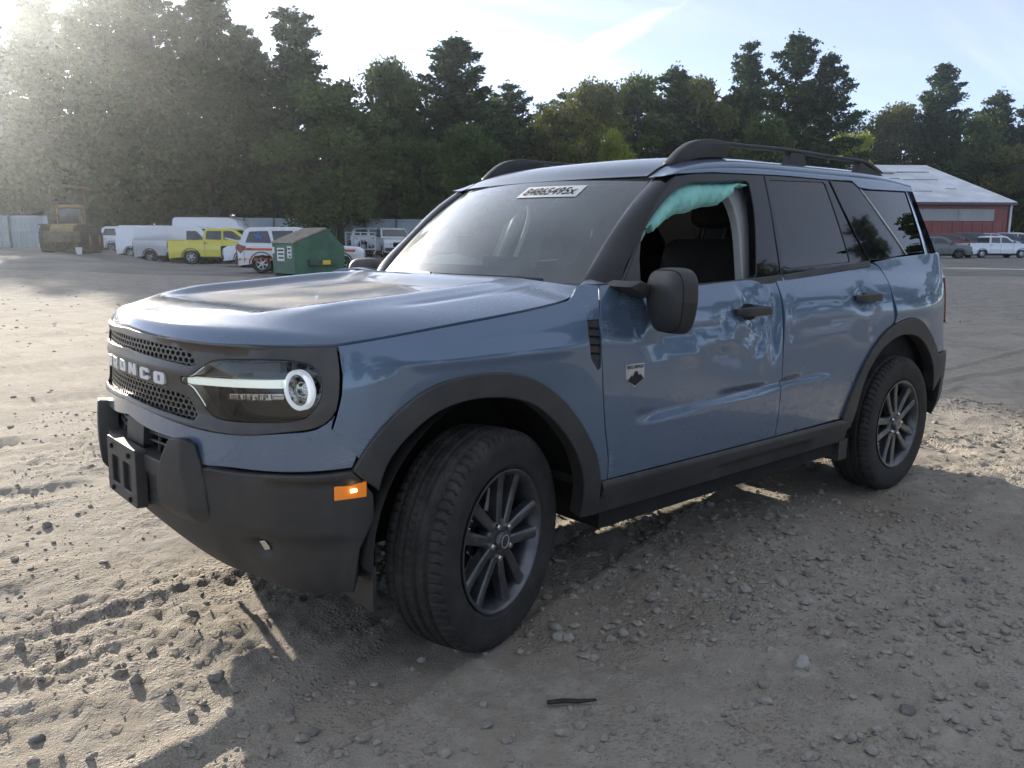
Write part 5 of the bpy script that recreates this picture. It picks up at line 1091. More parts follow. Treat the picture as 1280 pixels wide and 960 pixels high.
def vehicle(name, label, cat, px, d, rz, L, W_, body, cabin, wins, paint, wheels, rw=.36, group=None, roofw=.13, band=None, lamps=True, rack=False, wmat='silverrim', loc=None, cladding=None):
    """body/cabin: side outlines (x from rear to nose, z). wins: side window outlines. Windscreen and rear window lie on the cabin's sloping ends"""
    x, y = loc or spot(px, d); t = empty(name, (x, y, gz(x, y)), rz, label, cat, group); hw = W_ / 2
    low = body[0][1]; zb = .30
    pts = list(body); bot = []
    for cx in sorted(wheels, reverse=True): bot += arch(cx, rw + .07, zb + .06)
    outline = pts + [(pts[-1][0] - .02, zb)] + bot + [(pts[0][0] + .02, zb)]
    bm = bmesh.new(); n = len(outline); secs = []
    for yy, sc, dz in ((-hw + .0, .0, 0), (-hw + .0, 1., 0), (hw, 1., 0), (hw, .0, 0)): pass
    def ring(yv, ins, zi): return [bm.verts.new((q[0] + (ins if q[0] < 0 else -ins), yv, q[1] - (zi if q[1] > .75 else 0))) for q in outline]
    R0 = ring(-hw + .03, .05, .03); R1 = ring(-hw, .06, .09); R2 = ring(hw, .06, .09); R3 = ring(hw - .03, .05, .03); RR = [ring(-hw + .12, .0, .0), ring(hw - .12, 0, 0)]
    seq = [R1, R0, RR[0], RR[1], R3, R2]
    for A, B in zip(seq, seq[1:]):
        for i in range(n): bm.faces.new((A[i], A[(i + 1) % n], B[(i + 1) % n], B[i]))
    bm.faces.new(R1[::-1]); bm.faces.new(R2); mkbm('body', bm, paint, t, 35)
    zbelt, ztop = min(q[1] for q in cabin), max(q[1] for q in cabin)
    yw = lambda z: hw - .05 - roofw * max(0, (z - zbelt)) / (ztop - zbelt)
    bm = bmesh.new(); A = [bm.verts.new((q[0], -yw(q[1]), q[1])) for q in cabin]; B = [bm.verts.new((q[0], yw(q[1]), q[1])) for q in cabin]; m_ = len(cabin)
    bm.faces.new(A); bm.faces.new(B[::-1])
    for i in range(m_): bm.faces.new((A[i], B[i], B[(i + 1) % m_], A[(i + 1) % m_]))
    bmesh.ops.recalc_face_normals(bm, faces=bm.faces); bevel(bm, .05, 2, 30); mkbm('cabin', bm, paint, t, 40)
    for w in wins:
        for s in (-1, 1):
            bm = bmesh.new(); bm.faces.new([bm.verts.new((q[0], s * (yw(q[1]) + .008), q[1])) for q in w]); r = bmesh.ops.extrude_face_region(bm, geom=bm.faces[:]); bmesh.ops.translate(bm, verts=[v for v in r['geom'] if isinstance(v, bmesh.types.BMVert)], vec=(0, -s * .03, 0)); mkbm('side_window', bm, M['vglass'], t, None)
    # end glasses
    i_top_f = max(range(m_), key=lambda i: (round(cabin[i][1], 2) >= round(ztop - .12, 2), cabin[i][0])); pf0 = max(cabin, key=lambda q: q[0]); pf1 = cabin[i_top_f]
    pr0 = min(cabin, key=lambda q: q[0]); pr1 = min([q for q in cabin if q[1] >= ztop - .12], key=lambda q: q[0])
    for nm, p0, p1, sg in (('windscreen', pf0, pf1, 1), ('rear_window', pr0, pr1, -1)):
        if rack == 'panelvan' and nm == 'rear_window': continue
        a = lambda f: (p0[0] + (p1[0] - p0[0]) * f + sg * .012, p0[1] + (p1[1] - p0[1]) * f + .006)
        bm = bmesh.new(); q0, q1 = a(.12), a(.90); vs_ = [bm.verts.new((q0[0], -yw(q0[1]) + .07, q0[1])), bm.verts.new((q0[0], yw(q0[1]) - .07, q0[1])), bm.verts.new((q1[0], yw(q1[1]) - .08, q1[1])), bm.verts.new((q1[0], -yw(q1[1]) + .08, q1[1]))]; bm.faces.new(vs_)
        r = bmesh.ops.extrude_face_region(bm, geom=bm.faces[:]); bmesh.ops.translate(bm, verts=[v for v in r['geom'] if isinstance(v, bmesh.types.BMVert)], vec=(-sg * .02, 0, -.015)); mkbm(nm, bm, M['vglass'], t, None)
    for cx in wheels:
        for s in (-1, 1):
            wo = empty('wheel', (cx, s * (hw - .13), rw), 0, parent=t); bm = bmesh.new()
            lathe(bm, [(rw * .60, -.11), (rw * .93, -.115), (rw, -.085), (rw, .085), (rw * .93, .115), (rw * .60, .11)], 24); mkbm('tyre', bm, M['rubber'], wo)
            bm = bmesh.new(); lathe(bm, [(rw * .62, s * .10), (rw * .55, s * .085), (rw * .52, s * .03)], 20)
            for k in range(6):
                bx(bm, .03, rw * .56, s * .06 - .02, s * .06 + .02, -.028, .028, Matrix.Rotation(k * math.pi / 3 + .3, 4, 'Y'))
            lathe(bm, [(rw * .18, s * .085), (.002, s * .09)], 12); mkbm('rim', bm, M[wmat], wo, None)
            bm = bmesh.new(); lathe(bm, [(rw * .60, s * .0), (.005, s * .0)], 16); mkbm('brake', bm, M['dark'], wo, None)
    bm = bmesh.new(); bx(bm, body[0][0] + .15, body[-1][0] - .15, -hw + .15, hw - .15, .22, .75); mkbm('underbody', bm, M['dark'], t, None)
    if lamps:
        xf, xr = body[-1][0], body[0][0]; zf = max(q[1] for q in body if q[0] > xf - .35); zr = max(q[1] for q in body if q[0] < xr + .25)
        for s in (-1, 1):
            rbox('headlight', xf - .30, xf + .005, s * (hw - .30) - .20, s * (hw - .30) + .20, zf - .36, zf - .20, .03, M['lampglass'], t)
            rbox('tail_light', xr - .01, xr + .20, s * (hw - .11) - .10, s * (hw - .11) + .115, zr - .42, zr - .06, .03, M['red'], t)
        rbox('front_bumper', xf - .25, xf + .06, -hw + .04, hw - .04, .38, .60, .05, M['plastic'] if cladding is None else M[cladding], t)
        rbox('rear_bumper', xr - .08, xr + .20, -hw + .04, hw - .04, .42, .62, .05, M['plastic'] if cladding is None else M[cladding], t)
        rbox('grille', xf - .10, xf + .012, -hw + .55, hw - .55, .64, zf - .16, .02, M['dark'], t)
    for s in (-1, 1):
        mx = pf0[0] - .35; rbox('mirror', mx - .06, mx + .06, s * (hw + .10) - .08, s * (hw + .10) + .08, zbelt + .05, zbelt + .22, .03, M['plastic'], t)
        dx = [q[0] for w in wins for q in w]
        for hx in (sum(w_[0] for w_ in wins[0]) / len(wins[0]) - .35,) if wins else ():
            rbox('door_handle', hx - .10, hx + .10, s * (hw + .005) - .012, s * (hw + .005) + .012, zbelt - .14, zbelt - .10, .008, M['plastic'], t)
        for x_ in sorted({w[0][0] - .05 for w in wins} | {max(q[0] for q in wins[-1]) + .02} if wins else set()):
            rbox('door_seam', x_ - .008, x_ + .008, s * (hw - .001) - .004, s * (hw - .001) + .004, .42, zbelt + .01, .002, M['dark'], t)
        rbox('sill_trim', wheels[0] + rw + .12, wheels[-1] - rw - .12, s * hw - .012, s * hw + .012, .30, .40, .006, M['plastic'], t)
        for cx in wheels:
            bm = bmesh.new(); ao, ai = arch(cx, rw + .10, zb + .06, 15), arch(cx, rw + .055, zb + .06, 15); prism(bm, ao + ai[::-1], s * (hw - .03), s * (hw + .008)); mkbm('arch_lip', bm, M['plastic'], t, None)
    return t, hw, yw
PICKB = [(-2.95, .62), (-2.95, 1.26), (-1.10, 1.28), (1.30, 1.27), (2.55, 1.20), (2.85, 1.10), (2.93, .90), (2.93, .62)]
PICKC = [(-1.08, 1.24), (-1.00, 1.80), (-.80, 1.90), (.35, 1.90), (.60, 1.84), (1.45, 1.24)]
PICKW = [[(-.92, 1.31), (-.88, 1.70), (-.80, 1.76), (-.08, 1.76), (-.08, 1.29)], [(.02, 1.29), (.02, 1.76), (.42, 1.76), (.58, 1.70), (1.10, 1.30)]]
SUVB = [(-2.45, .62), (-2.48, 1.12), (1.05, 1.10), (2.20, 1.02), (2.46, .88), (2.48, .62)]
SUVC = [(-2.40, 1.06), (-2.15, 1.66), (-1.95, 1.76), (-.2, 1.78), (.35, 1.70), (1.25, 1.06)]
SUVW = [[(-2.10, 1.18), (-1.95, 1.60), (-1.25, 1.63), (-1.10, 1.16)], [(-1.00, 1.16), (-1.10, 1.63), (-.28, 1.64), (-.28, 1.15)], [(-.20, 1.15), (-.20, 1.64), (.22, 1.60), (.80, 1.14)]]
VANB = [(-2.75, .55), (-2.78, 1.25), (1.55, 1.22), (2.45, 1.02), (2.70, .85), (2.72, .55)]
VANC = [(-2.74, 1.20), (-2.66, 1.98), (-2.50, 2.06), (.85, 2.04), (1.20, 1.96), (2.05, 1.20)]
VANW = [[(.45, 1.26), (.45, 1.78), (1.02, 1.78), (1.60, 1.26)]]
HIVC = [(-2.74, 1.20), (-2.66, 2.48), (-2.50, 2.58), (.65, 2.56), (1.05, 2.42), (2.10, 1.20)]
MINB = [(-2.40, .58), (-2.45, 1.10), (1.3, 1.05), (2.2, .92), (2.45, .78), (2.46, .55)]
MINC = [(-2.38, 1.04), (-2.20, 1.60), (-2.05, 1.68), (.1, 1.70), (.5, 1.62), (1.70, 1.04)]
MINW = [[(-2.10, 1.15), (-2.0, 1.55), (-1.15, 1.58), (-1.10, 1.14)], [(-1.0, 1.14), (-1.0, 1.58), (-.2, 1.58), (-.2, 1.13)], [(-.1, 1.13), (-.1, 1.58), (.42, 1.54), (1.1, 1.12)]]
def off_px(px, d, along): x, y = spot(px, d); return (x + RH.x * along, y + RH.y * along)
g1 = 'vehicles parked along the left side of the lot'
vehicle('pickup_truck', 'bright yellow pickup truck parked on the left, white van behind it', 'pickup truck', 0, 0, HEAD + .05, 5.9, 2.03, PICKB, PICKC, PICKW, M['vyellow'], (-1.72, 1.95), .40, g1, loc=off_px(217, 46, 2.95))
vehicle('cargo_van', 'tall high-roof white van standing behind the yellow pickup', 'van', 0, 0, HEAD - .05, 5.5, 2.0, VANB, HIVC, VANW, M['vwhite'], (-1.75, 1.75), .36, g1, loc=off_px(221, 50.5, 2.75), rack='panelvan')
vehicle('cargo_van', 'low white panel van just left of the yellow pickup', 'van', 0, 0, HEAD - .10, 5.5, 1.95, VANB, VANC, VANW, M['vwhite'], (-1.75, 1.75), .35, g1, loc=off_px(172, 48.5, 2.8), rack='panelvan')
vehicle('cargo_van', 'white panel van with its rear end showing behind the low van', 'van', 0, 0, HEAD - .16, 5.5, 1.95, VANB, VANC, VANW, M['vwhite'], (-1.75, 1.75), .35, g1, loc=off_px(149, 52.5, 2.8), rack='panelvan')
vehicle('hatchback_car', 'white vehicle mostly hidden right behind the yellow loader', 'car', 0, 0, HEAD - .1, 4.9, 1.9, SUVB, SUVC, SUVW, M['vwhite'], (-1.45, 1.50), .36, g1, loc=off_px(128, 57, 2.5))
wk, hw, yw = vehicle('wrecked_car', 'wrecked white car with its crumpled nose beside the yellow pickup', 'car', 0, 0, HEAD + math.pi + .35, 4.9, 1.9, SUVB, SUVC, SUVW, M['vwhite'], (-1.45, 1.55), .36, g1, loc=off_px(283, 41.5, 2.35))
bm = bmesh.new(); prism(bm, [(1.1, 1.12), (2.3, 1.40), (2.35, 1.36), (1.2, 1.06)], -.8, .8); mkbm('bent_hood', bm, M['vwhite'], wk, None)
rbox('exposed_core', 1.9, 2.52, -.85, .85, .55, 1.0, .08, M['dark'], wk)
sv, hw, yw = vehicle('rescue_vehicle', 'white and orange striped emergency car with smashed nose behind the dumpster', 'car', 0, 0, HEAD + .06, 5.0, 2.0, SUVB, SUVC, SUVW, M['vwhite'], (-1.50, 1.55), .38, None, loc=off_px(302, 33.5, 2.5))
for s in (-1, 1):
    bm = bmesh.new(); prism(bm, [(-2.42, .98), (2.1, .93), (2.1, .84), (-2.42, .89)], s * (hw + .002), s * (hw + .012)); mkbm('side_stripe', bm, M['orange'], sv, None)
    for k in range(10): bm = bmesh.new(); prism(bm, [(-2.40 + k * .2, .50), (-2.30 + k * .2, .50), (-2.24 + k * .2, .58), (-2.34 + k * .2, .58)], s * (hw + .002), s * (hw + .010)); mkbm('chequer_patch', bm, M['orange'], sv, None)
    bm = bmesh.new()
    for k in range(3): bx(bm, -.16, .16, s * (yw(1.40) + .014), s * (yw(1.40) + .018), -.035, .035, Matrix.Translation((-1.60, 0, 1.39)) @ Matrix.Rotation(k * math.pi / 3 + math.pi / 2, 4, 'Y'))
    mkbm('star_decal', bm, M['bluemark'], sv, None)
    bm = bmesh.new(); prism(bm, [(-2.47, .98), (-2.38, 1.14), (-2.05, 1.02), (-2.28, .76)], s * (hw - .02), s * (hw + .016)); mkbm('tail_lamp_wrap', bm, M['red'], sv, None)
rbox('smashed_front', 2.05, 2.75, -.85, .85, .40, .92, .10, M['dark'], sv)
for k in range(7):
    r = random.Random(k); bm = bmesh.new(); tube(bm, [(2.2 + r.uniform(-.1, .3), r.uniform(-.9, -.2), .5 + r.random() * .5), (2.5 + r.uniform(0, .35), r.uniform(-1., .1), .4 + r.random() * .6), (2.75 + r.uniform(0, .2), r.uniform(-1, 0), .35 + r.random() * .4)], .03, 5); mkbm('torn_bumper_piece', bm, M['silverrim'] if k % 2 else M['plastic'], sv, None)
vehicle('pickup_truck', 'white pickup truck facing the camera near the grey fence', 'pickup truck', 0, 0, HEAD - 1.25, 5.8, 2.0, PICKB, PICKC, PICKW, M['vwhite'], (-1.72, 1.95), .38, None, loc=spot(489, 57))
vehicle('cargo_van', 'low white vehicle roof beside the white pickup near the fence', 'car', 0, 0, HEAD + .2, 4.9, 1.9, MINB, MINC, MINW, M['vwhite'], (-1.5, 1.5), .34, None, loc=spot(478, 63))
# open ladder rack trailer just above the damaged car's nose
lr = empty('ladder_rack', (*spot(450, 52), gz(*spot(450, 52))), HEAD, 'metal ladder rack standing in front of the grey fence', 'rack')
for k in range(5): bm = bmesh.new(); tube(bm, [(-.9 + .45 * k, 0, 0), (-.9 + .45 * k, 0, 1.72)], .03, 6); mkbm('post', bm, M['satin'], lr)
for z_ in (1.3, 1.5, 1.72): bm = bmesh.new(); tube(bm, [(-.9, 0, z_), (.9, 0, z_)], .028, 6); mkbm('rail', bm, M['satin'], lr)
# right side
vehicle('pickup_truck', 'white four-door pickup truck parked at the right edge', 'pickup truck', 0, 0, HEAD + .10, 5.8, 2.03, PICKB, PICKC, PICKW, M['vwhite'], (-1.72, 1.95), .40, None, loc=off_px(1200, 74, 2.95))
vehicle('sport_utility_truck', 'dark grey green truck parked in front of the red building', 'truck', 0, 0, HEAD - .35, 5.3, 2.0, [(-2.65, .60), (-2.68, 1.15), (-1.2, 1.20), (1.25, 1.18), (2.35, 1.10), (2.62, .95), (2.64, .60)], [(-1.6, 1.15), (-1.35, 1.74), (-1.1, 1.80), (.25, 1.80), (.6, 1.72), (1.45, 1.15)], [[(-1.25, 1.24), (-1.15, 1.64), (-.35, 1.66), (-.35, 1.22)], [(-.25, 1.22), (-.25, 1.66), (.25, 1.66), (.45, 1.60), (.95, 1.22)]], M['vgrey'], (-1.65, 1.70), .40, None, loc=off_px(1131, 71, 2.6), wmat='rim')
row = [('vred', 'dark minivan first in the row behind the grey green truck'), ('vblack', 'black minivan second in the row before the red building'), ('vblue', 'dark blue car third in the row before the red building'), ('vsilver', 'silver car fourth in the row, its hood above the white pickup bed'), ('vblue', 'navy car fifth in the row, above the white pickup cab'), ('vwhite', 'white car near the right end of the row by the building'), ('vsilver', 'silver car last in the row at the right edge')]
for i, (c_, lab) in enumerate(row):
    loc = off_px(1166 + i * 17.5, 81 + i * .6, 1.6)
    vehicle('parked_car', lab, 'car', 0, 0, HEAD - .48, 4.9, 1.9, *((MINB, MINC, MINW) if i % 3 != 2 else (SUVB, SUVC, SUVW)), M[c_], (-1.5, 1.5), .34, 'row of cars before the red building', loc=loc, wmat='rim' if i % 2 else 'silverrim')
# ------------------------------------------------------------------ wheel loader
M['catyellow'] = mat_basic('faded_machine_yellow', (.26, .18, .06), .6, var=.35, vscale=2.5, dust=.5, dustcol=(.24, .19, .13)); M['mudsteel'] = mat_basic('muddy_steel', (.10, .085, .06), .8, var=.4, vscale=3, dust=.5, dustcol=(.20, .16, .11))
lx, ly = spot(90, 44); LD = empty('wheel_loader', (lx, ly, gz(lx, ly)), HEAD + 1.85, 'muddy yellow wheel loader seen from behind at far left', 'loader'); LD.scale = (.86, .86, .86)
for x_, s in ((-1.45, -1), (-1.45, 1), (1.45, -1), (1.45, 1)):
    bm = bmesh.new(); Mx = Matrix.Translation((x_, s * 1.02, .78)); lathe(bm, [(.36, -.26), (.70, -.28), (.78, -.20), (.78, .20), (.70, .28), (.36, .26)], 28, 'Y', Mx)
    for k in range(18): bx(bm, -.045, .045, -.27, .27, .76, .82, Mx @ Matrix.Rotation(k * 2 * math.pi / 18, 4, 'Y'))
    mkbm('tyre', bm, M['rubber'], LD, 30); bm = bmesh.new(); lathe(bm, [(.38, s * .22), (.30, s * .16), (.02, s * .12)], 20, 'Y', Mx); mkbm('rim', bm, M['catyellow'], LD)
bm = bmesh.new(); prism(bm, [(-2.55, .75), (-2.6, 1.45), (-2.3, 1.62), (-.35, 1.70), (-.35, .70), (-1.0, .62)], -.62, .62); bmesh.ops.recalc_face_normals(bm, faces=bm.faces); bevel(bm, .06, 2); mkbm('engine_cover', bm, M['catyellow'], LD)
rbox('counterweight', -2.78, -2.35, -.95, .95, .62, 1.25, .08, M['mudsteel'], LD)
bm = bmesh.new(); bx(bm, -.5, 1.7, -.45, .45, .6, 1.05); mkbm('frame', bm, M['mudsteel'], LD, None)
CB = empty('cab', parent=LD)
rbox('cab_base', -.40, .85, -.62, .62, 1.0, 1.72, .05, M['catyellow'], CB); rbox('cab_glass', -.35, .80, -.58, .58, 1.70, 2.66, .04, M['vglass'], CB); rbox('cab_roof', -.50, .92, -.70, .70, 2.64, 2.84, .07, M['catyellow'], CB)
for x_ in (-.37, .82):
    for y_ in (-.60, .60): rbox('cab_post', x_ - .05, x_ + .05, y_ - .05, y_ + .05, 1.68, 2.68, .015, M['catyellow'], CB)
for s in (-1, 1):
    rbox('fender', -2.0, -.8, s * 1.02 - .30, s * 1.02 + .30, 1.60, 1.68, .03, M['mudsteel'], LD)
    bm = bmesh.new(); prism(bm, [(.7, 1.35), (1.0, 1.55), (2.9, .75), (2.8, .5), (1.6, .95)], s * .48 - .07, s * .48 + .07); mkbm('lift_arm', bm, M['catyellow'], LD, None)
bm = bmesh.new(); prism(bm, [(2.6, .12), (3.5, .10), (3.45, .16), (2.75, .30), (2.68, .85), (2.95, 1.15), (2.85, 1.2), (2.55, .9)], -1.25, 1.25); mkbm('bucket', bm, M['mudsteel'], LD, None)
bm = bmesh.new(); tube(bm, [(-1.6, .3, 1.6), (-1.6, .3, 2.25)], .06, 8); mkbm('exhaust', bm, M['dark'], LD)
# thin raised frame standing behind the loader
fx_, fy_ = spot(88, 47); FR = empty('pipe_frame', (fx_, fy_, gz(fx_, fy_)), HEAD, 'thin steel pipe frame rising above the loader', 'frame')
for x_ in (-.95, .95): bm = bmesh.new(); tube(bm, [(x_, 0, 0), (x_, 0, 3.55)], .035, 6); mkbm('post', bm, M['mudsteel'], FR)
bm = bmesh.new(); tube(bm, [(-1.05, 0, 3.55), (0, 0, 3.50), (1.05, 0, 3.46)], .04, 6); mkbm('cross_bar', bm, M['mudsteel'], FR)
bk = spot(97, 42.2); bm = bmesh.new(); lathe(bm, [(.001, 0), (.13, 0), (.16, .36), (.15, .36), (.125, .02), (.001, .02)], 18, 'Z'); BK = mkbm('bucket', bm, M['white'], None, 40); BK.location = (*bk, gz(*bk)); tag(BK, 'small white bucket standing below the loader', 'bucket')
# ------------------------------------------------------------------ dumpster
M['dgreen'] = mat_basic('green_dumpster_paint', (.035, .13, .075), .55, var=.22, vscale=2., dust=.2); M['dlid'] = mat_basic('weathered_tan_lid', (.36, .31, .25), .7, var=.2, vscale=5); M['dpocket'] = mat_basic('dark_green_steel', (.03, .075, .055), .6, var=.3)
M['sticker_yellow'] = mat_basic('yellow_sticker', (.75, .60, .03), .5, var=.1)
th = .68; dx_, dy_ = spot(384, 30.6); DM = empty('dumpster', (dx_, dy_, gz(dx_, dy_)), HEAD + th, 'green steel dumpster with sloped tan lids and white notices', 'dumpster')
dprof = [(-.95, .10), (-.98, 1.18), (.28, 1.66), (.42, 1.62), (1.0, 1.05), (.97, .10)]
bm = bmesh.new(); prism(bm, dprof, -.92, .92); bmesh.ops.recalc_face_normals(bm, faces=bm.faces); bevel(bm, .015, 1); mkbm('bin', bm, M['dgreen'], DM, None)
for y0, y1 in ((-.94, -.02), (.02, .94)):
    LDm = empty('lid', parent=DM); v0, v1 = Vector((-1.02, 0, 1.185)), Vector((.30, 0, 1.69))
    bm = bmesh.new(); prism(bm, [(v0.x, v0.z), (v1.x, v1.z), (v1.x, v1.z + .03), (v0.x - .01, v0.z + .03)], y0, y1); mkbm('lid_sheet', bm, M['dlid'], LDm, None)
    for k in range(9):
        yc = y0 + (y1 - y0) * (k + .5) / 9; bm = bmesh.new(); prism(bm, [(v0.x + .02, v0.z + .03), (v1.x - .02, v1.z + .028), (v1.x - .02, v1.z + .055), (v0.x + .02, v0.z + .055)], yc - .025, yc + .025); mkbm('lid_rib', bm, M['dlid'], LDm, None)
for s in (-1, 1): rbox('fork_pocket', -.45, .62, s * .97 - .08, s * .97 + .08, .40, .62, .02, M['dpocket'], DM)
rbox('yellow_notice', .05, .36, -1.056, -1.051, .44, .59, .002, M['sticker_yellow'], DM)
for y0, y1, z0, z1 in ((-.15, .45, .55, 1.02), (-.75, -.42, .66, 1.08), (.70, .86, .82, 1.05)):
    rbox('notice', -.995, -.972, y0, y1, z0, z1, .003, M['paper'], DM)
    for k in range(3):
        if y1 - y0 > .2: rbox('notice_print', -.999, -.994, y0 + .05, y1 - .05 - .04 * k, z1 - .12 - .13 * k, z1 - .06 - .13 * k, .001, M['ink'], DM)
for k in (-.8, .8): rbox('skid', -.95, .97, k - .06, k + .06, 0, .11, .01, M['dpocket'], DM)
# ------------------------------------------------------------------ fences
M['sheet'] = mat_basic('pale_blue_grey_fence_sheet', (.40, .46, .50), .55, var=.12, vscale=.6, dust=.15); M['fpost'] = mat_basic('dark_fence_post', (.10, .115, .12), .6, var=.2)
def corr(L, H, n=14):
    V = []; F = []
    for i in range(n * 4 + 1):
        x = L * i / (n * 4); y = .025 * (1 if (i % 4) in (1, 2) else -1)
        V += [(x, y, 0), (x, y, H)]
    for i in range(n * 4): F.append((2 * i, 2 * i + 2, 2 * i + 3, 2 * i + 1))
    me = bpy.data.meshes.new('fence_sheet'); me.from_pydata(V, [], F); return me
def fence(label, pts, H, L=2.4):
    x0, y0 = pts[0]; x1, y1 = pts[1]; D = math.hypot(x1 - x0, y1 - y0); n = max(1, round(D / L)); L = D / n; a = math.atan2(y1 - y0, x1 - x0)
    f = empty('sheet_fence', (x0, y0, gz(x0, y0)), a, label, 'fence'); me = corr(L - .02, H); me.materials.append(M['sheet'])
    for k in range(n):
        gx_, gy_ = x0 + math.cos(a) * L * k, y0 + math.sin(a) * L * k; z = gz(gx_, gy_) - f.location.z
        o = link('fence_sheet', me, f); o.location = (k * L, 0, z)
        rbox('fence_post', k * L - .05, k * L + .05, -.12, -.03, z, z + H + .06, .01, M['fpost'], f)
        for zz_ in (.35, H * .5, H - .12): rbox('fence_rail', k * L + .06, k * L + L - .06, -.085, -.035, z + zz_ - .03, z + zz_ + .03, .006, M['sheet'], f)
fence('pale blue sheet metal fence at the far left edge', [spot(-130, 52), spot(62, 52)], 1.95)
fence('long grey sheet metal fence behind the wrecked cars', [spot(235, 66), spot(700, 60)], 2.35)
# ------------------------------------------------------------------ red building
M['redwall'] = mat_basic('faded_red_metal_siding', (.26, .075, .062), .55, var=.14, vscale=.8, dust=.12); M['roofmetal'] = mat_basic('pale_metal_roof', (.68, .70, .73), .5, var=.16, vscale=.35, metal=.1); M['panelgrey'] = mat_basic('pale_translucent_siding', (.36, .36, .34), .5, var=.08, vscale=.8); M['wtrim'] = mat_basic('white_trim', (.66, .67, .68), .5, var=.05); M['rust'] = mat_basic('dark_roof_stain', (.12, .10, .10), .8)
ox, oy = spot(1257.5, 86); BA = HEAD + .03; BD = empty('red_building', (ox, oy, gz(ox, oy) - .1), BA, 'long red metal building with pale roof and grey window band', 'building')
BL, BDp, BH, RZ = 23., 36., 4.95, 10.0
bm = bmesh.new(); bx(bm, -BL, 0, 0, .2, 0, BH); mkbm('front_wall', bm, M['redwall'], BD, None)
bm = bmesh.new(); prism(bm, [(0, 0), (BDp, 0), (BDp, BH), (BDp / 2, RZ), (0, BH)], -.2, -.002, 'X'); mkbm('end_wall', bm, M['redwall'], BD, None)
bm = bmesh.new(); prism(bm, [(0, 0), (BDp, 0), (BDp, BH), (BDp / 2, RZ), (0, BH)], -BL, -BL + .2, 'X'); mkbm('end_wall', bm, M['redwall'], BD, None)
bm = bmesh.new(); bx(bm, -BL, 0, BDp - .2, BDp, 0, BH); mkbm('rear_wall', bm, M['redwall'], BD, None)
for k in range(10):                          # roof in ribbed sheets, both slopes
    x0 = -BL - .4 + (BL + .8) * k / 10; x1 = -BL - .4 + (BL + .8) * (k + 1) / 10 - .03
    for y0, z0, y1, z1 in ((-.5, BH - .12, BDp / 2, RZ + .05), (BDp + .5, BH - .12, BDp / 2, RZ + .05)):
        bm = bmesh.new(); prism(bm, [(y0, z0), (y1, z1), (y1, z1 + .10), (y0, z0 + .10)], x0, x1, 'X'); mkbm('roof_sheet', bm, M['roofmetal'], BD, None)
rr_ = random.Random(4)
for k in range(16):
    y_ = rr_.uniform(1, 15); z_ = BH - .12 + (RZ + .17 - BH) * (y_ + .5) / (BDp / 2 + .5) + .105; x_ = rr_.uniform(-14, -1); l_ = rr_.uniform(.5, 2.2)
    rbox('roof_patch', x_ - l_, x_ + l_, y_ - .16, y_ + .16, z_ - .05, z_ + .01, .005, M['rust'], BD)
for k in range(5):
    x1 = -1.6 - k * 3.7; bm = bmesh.new(); bx(bm, x1 - 3.66, x1, -.06, -.005, 3.05, 4.22); mkbm('window_panel', bm, M['panelgrey'], BD, None)
for k in range(21): bm = bmesh.new(); bx(bm, -.6 - k * 1.04, -.5 - k * 1.04, -.045, -.004, 0, 3.0); mkbm('siding_rib', bm, M['redwall'], BD, None)
bm = bmesh.new(); bx(bm, -BL - .4, .4, -.62, -.50, BH - .32, BH - .08); mkbm('gutter', bm, M['rust'], BD, None)
bm = bmesh.new(); bx(bm, -.02, .16, -.14, .0, 0, BH - .1); mkbm('downpipe', bm, M['wtrim'], BD, None)
bm = bmesh.new(); bx(bm, -9.6, -8.5, -.08, -.01, 0, 2.2); mkbm('door', bm, M['wtrim'], BD, None)
# ------------------------------------------------------------------ trees
def leaf_mat(name, a, b_, trans=.35):
    m, nt, out = new_mat(name); b = NB(nt); v = b.pos()
    rnd = b.n('ShaderNodeNewGeometry').outputs['Random Per Island']
    c = b.mix(b.ramp(b.noise(.55, 3, .6, v), .3, .7), a, b_); c = b.mix(b.m('MULTIPLY', rnd, .45), c, tuple(x * 1.5 for x in b_))
    d = b.n('ShaderNodeBsdfDiffuse', {'Color': c}); t = b.n('ShaderNodeBsdfTranslucent', {'Color': c}); g = b.n('ShaderNodeBsdfGlossy', {'Roughness': .5, 'Color': (.5, .5, .5, 1)})
    mx = b.n('ShaderNodeMixShader', {0: trans, 1: d.outputs[0], 2: t.outputs[0]}); mx2 = b.n('ShaderNodeMixShader', {0: .04, 1: mx.outputs[0], 2: g.outputs[0]}); nt.links.new(mx2.outputs[0], out.inputs[0]); return m
M['pine'] = leaf_mat('pine_needles', (.028, .054, .020), (.060, .098, .034)); M['oak'] = leaf_mat('broad_leaves', (.050, .084, .022), (.098, .140, .036)); M['olive'] = leaf_mat('olive_leaves', (.085, .098, .024), (.150, .158, .040)); M['lime'] = leaf_mat('yellow_green_leaves', (.18, .23, .030), (.30, .33, .045), .45); M['wood'] = leaf_mat('woodland_leaves', (.028, .050, .018), (.062, .094, .030))
def quads(C, size, rg, flat=.5):
    n = len(C); a = rg.normal(size=(n, 3)); a[:, 2] *= flat; a /= np.linalg.norm(a, axis=1)[:, None]; b_ = rg.normal(size=(n, 3)); b_ -= (b_ * a).sum(1)[:, None] * a; b_[:, 2] *= flat; b_ /= np.linalg.norm(b_, axis=1)[:, None]
    s = size[:, None] if np.ndim(size) else size
    a = a * s; b_ = b_ * s * rg.uniform(.45, .75, (n, 1))
    return np.stack([C - a, C - b_ * .9 + a * .1, C + a, C + b_], 1)
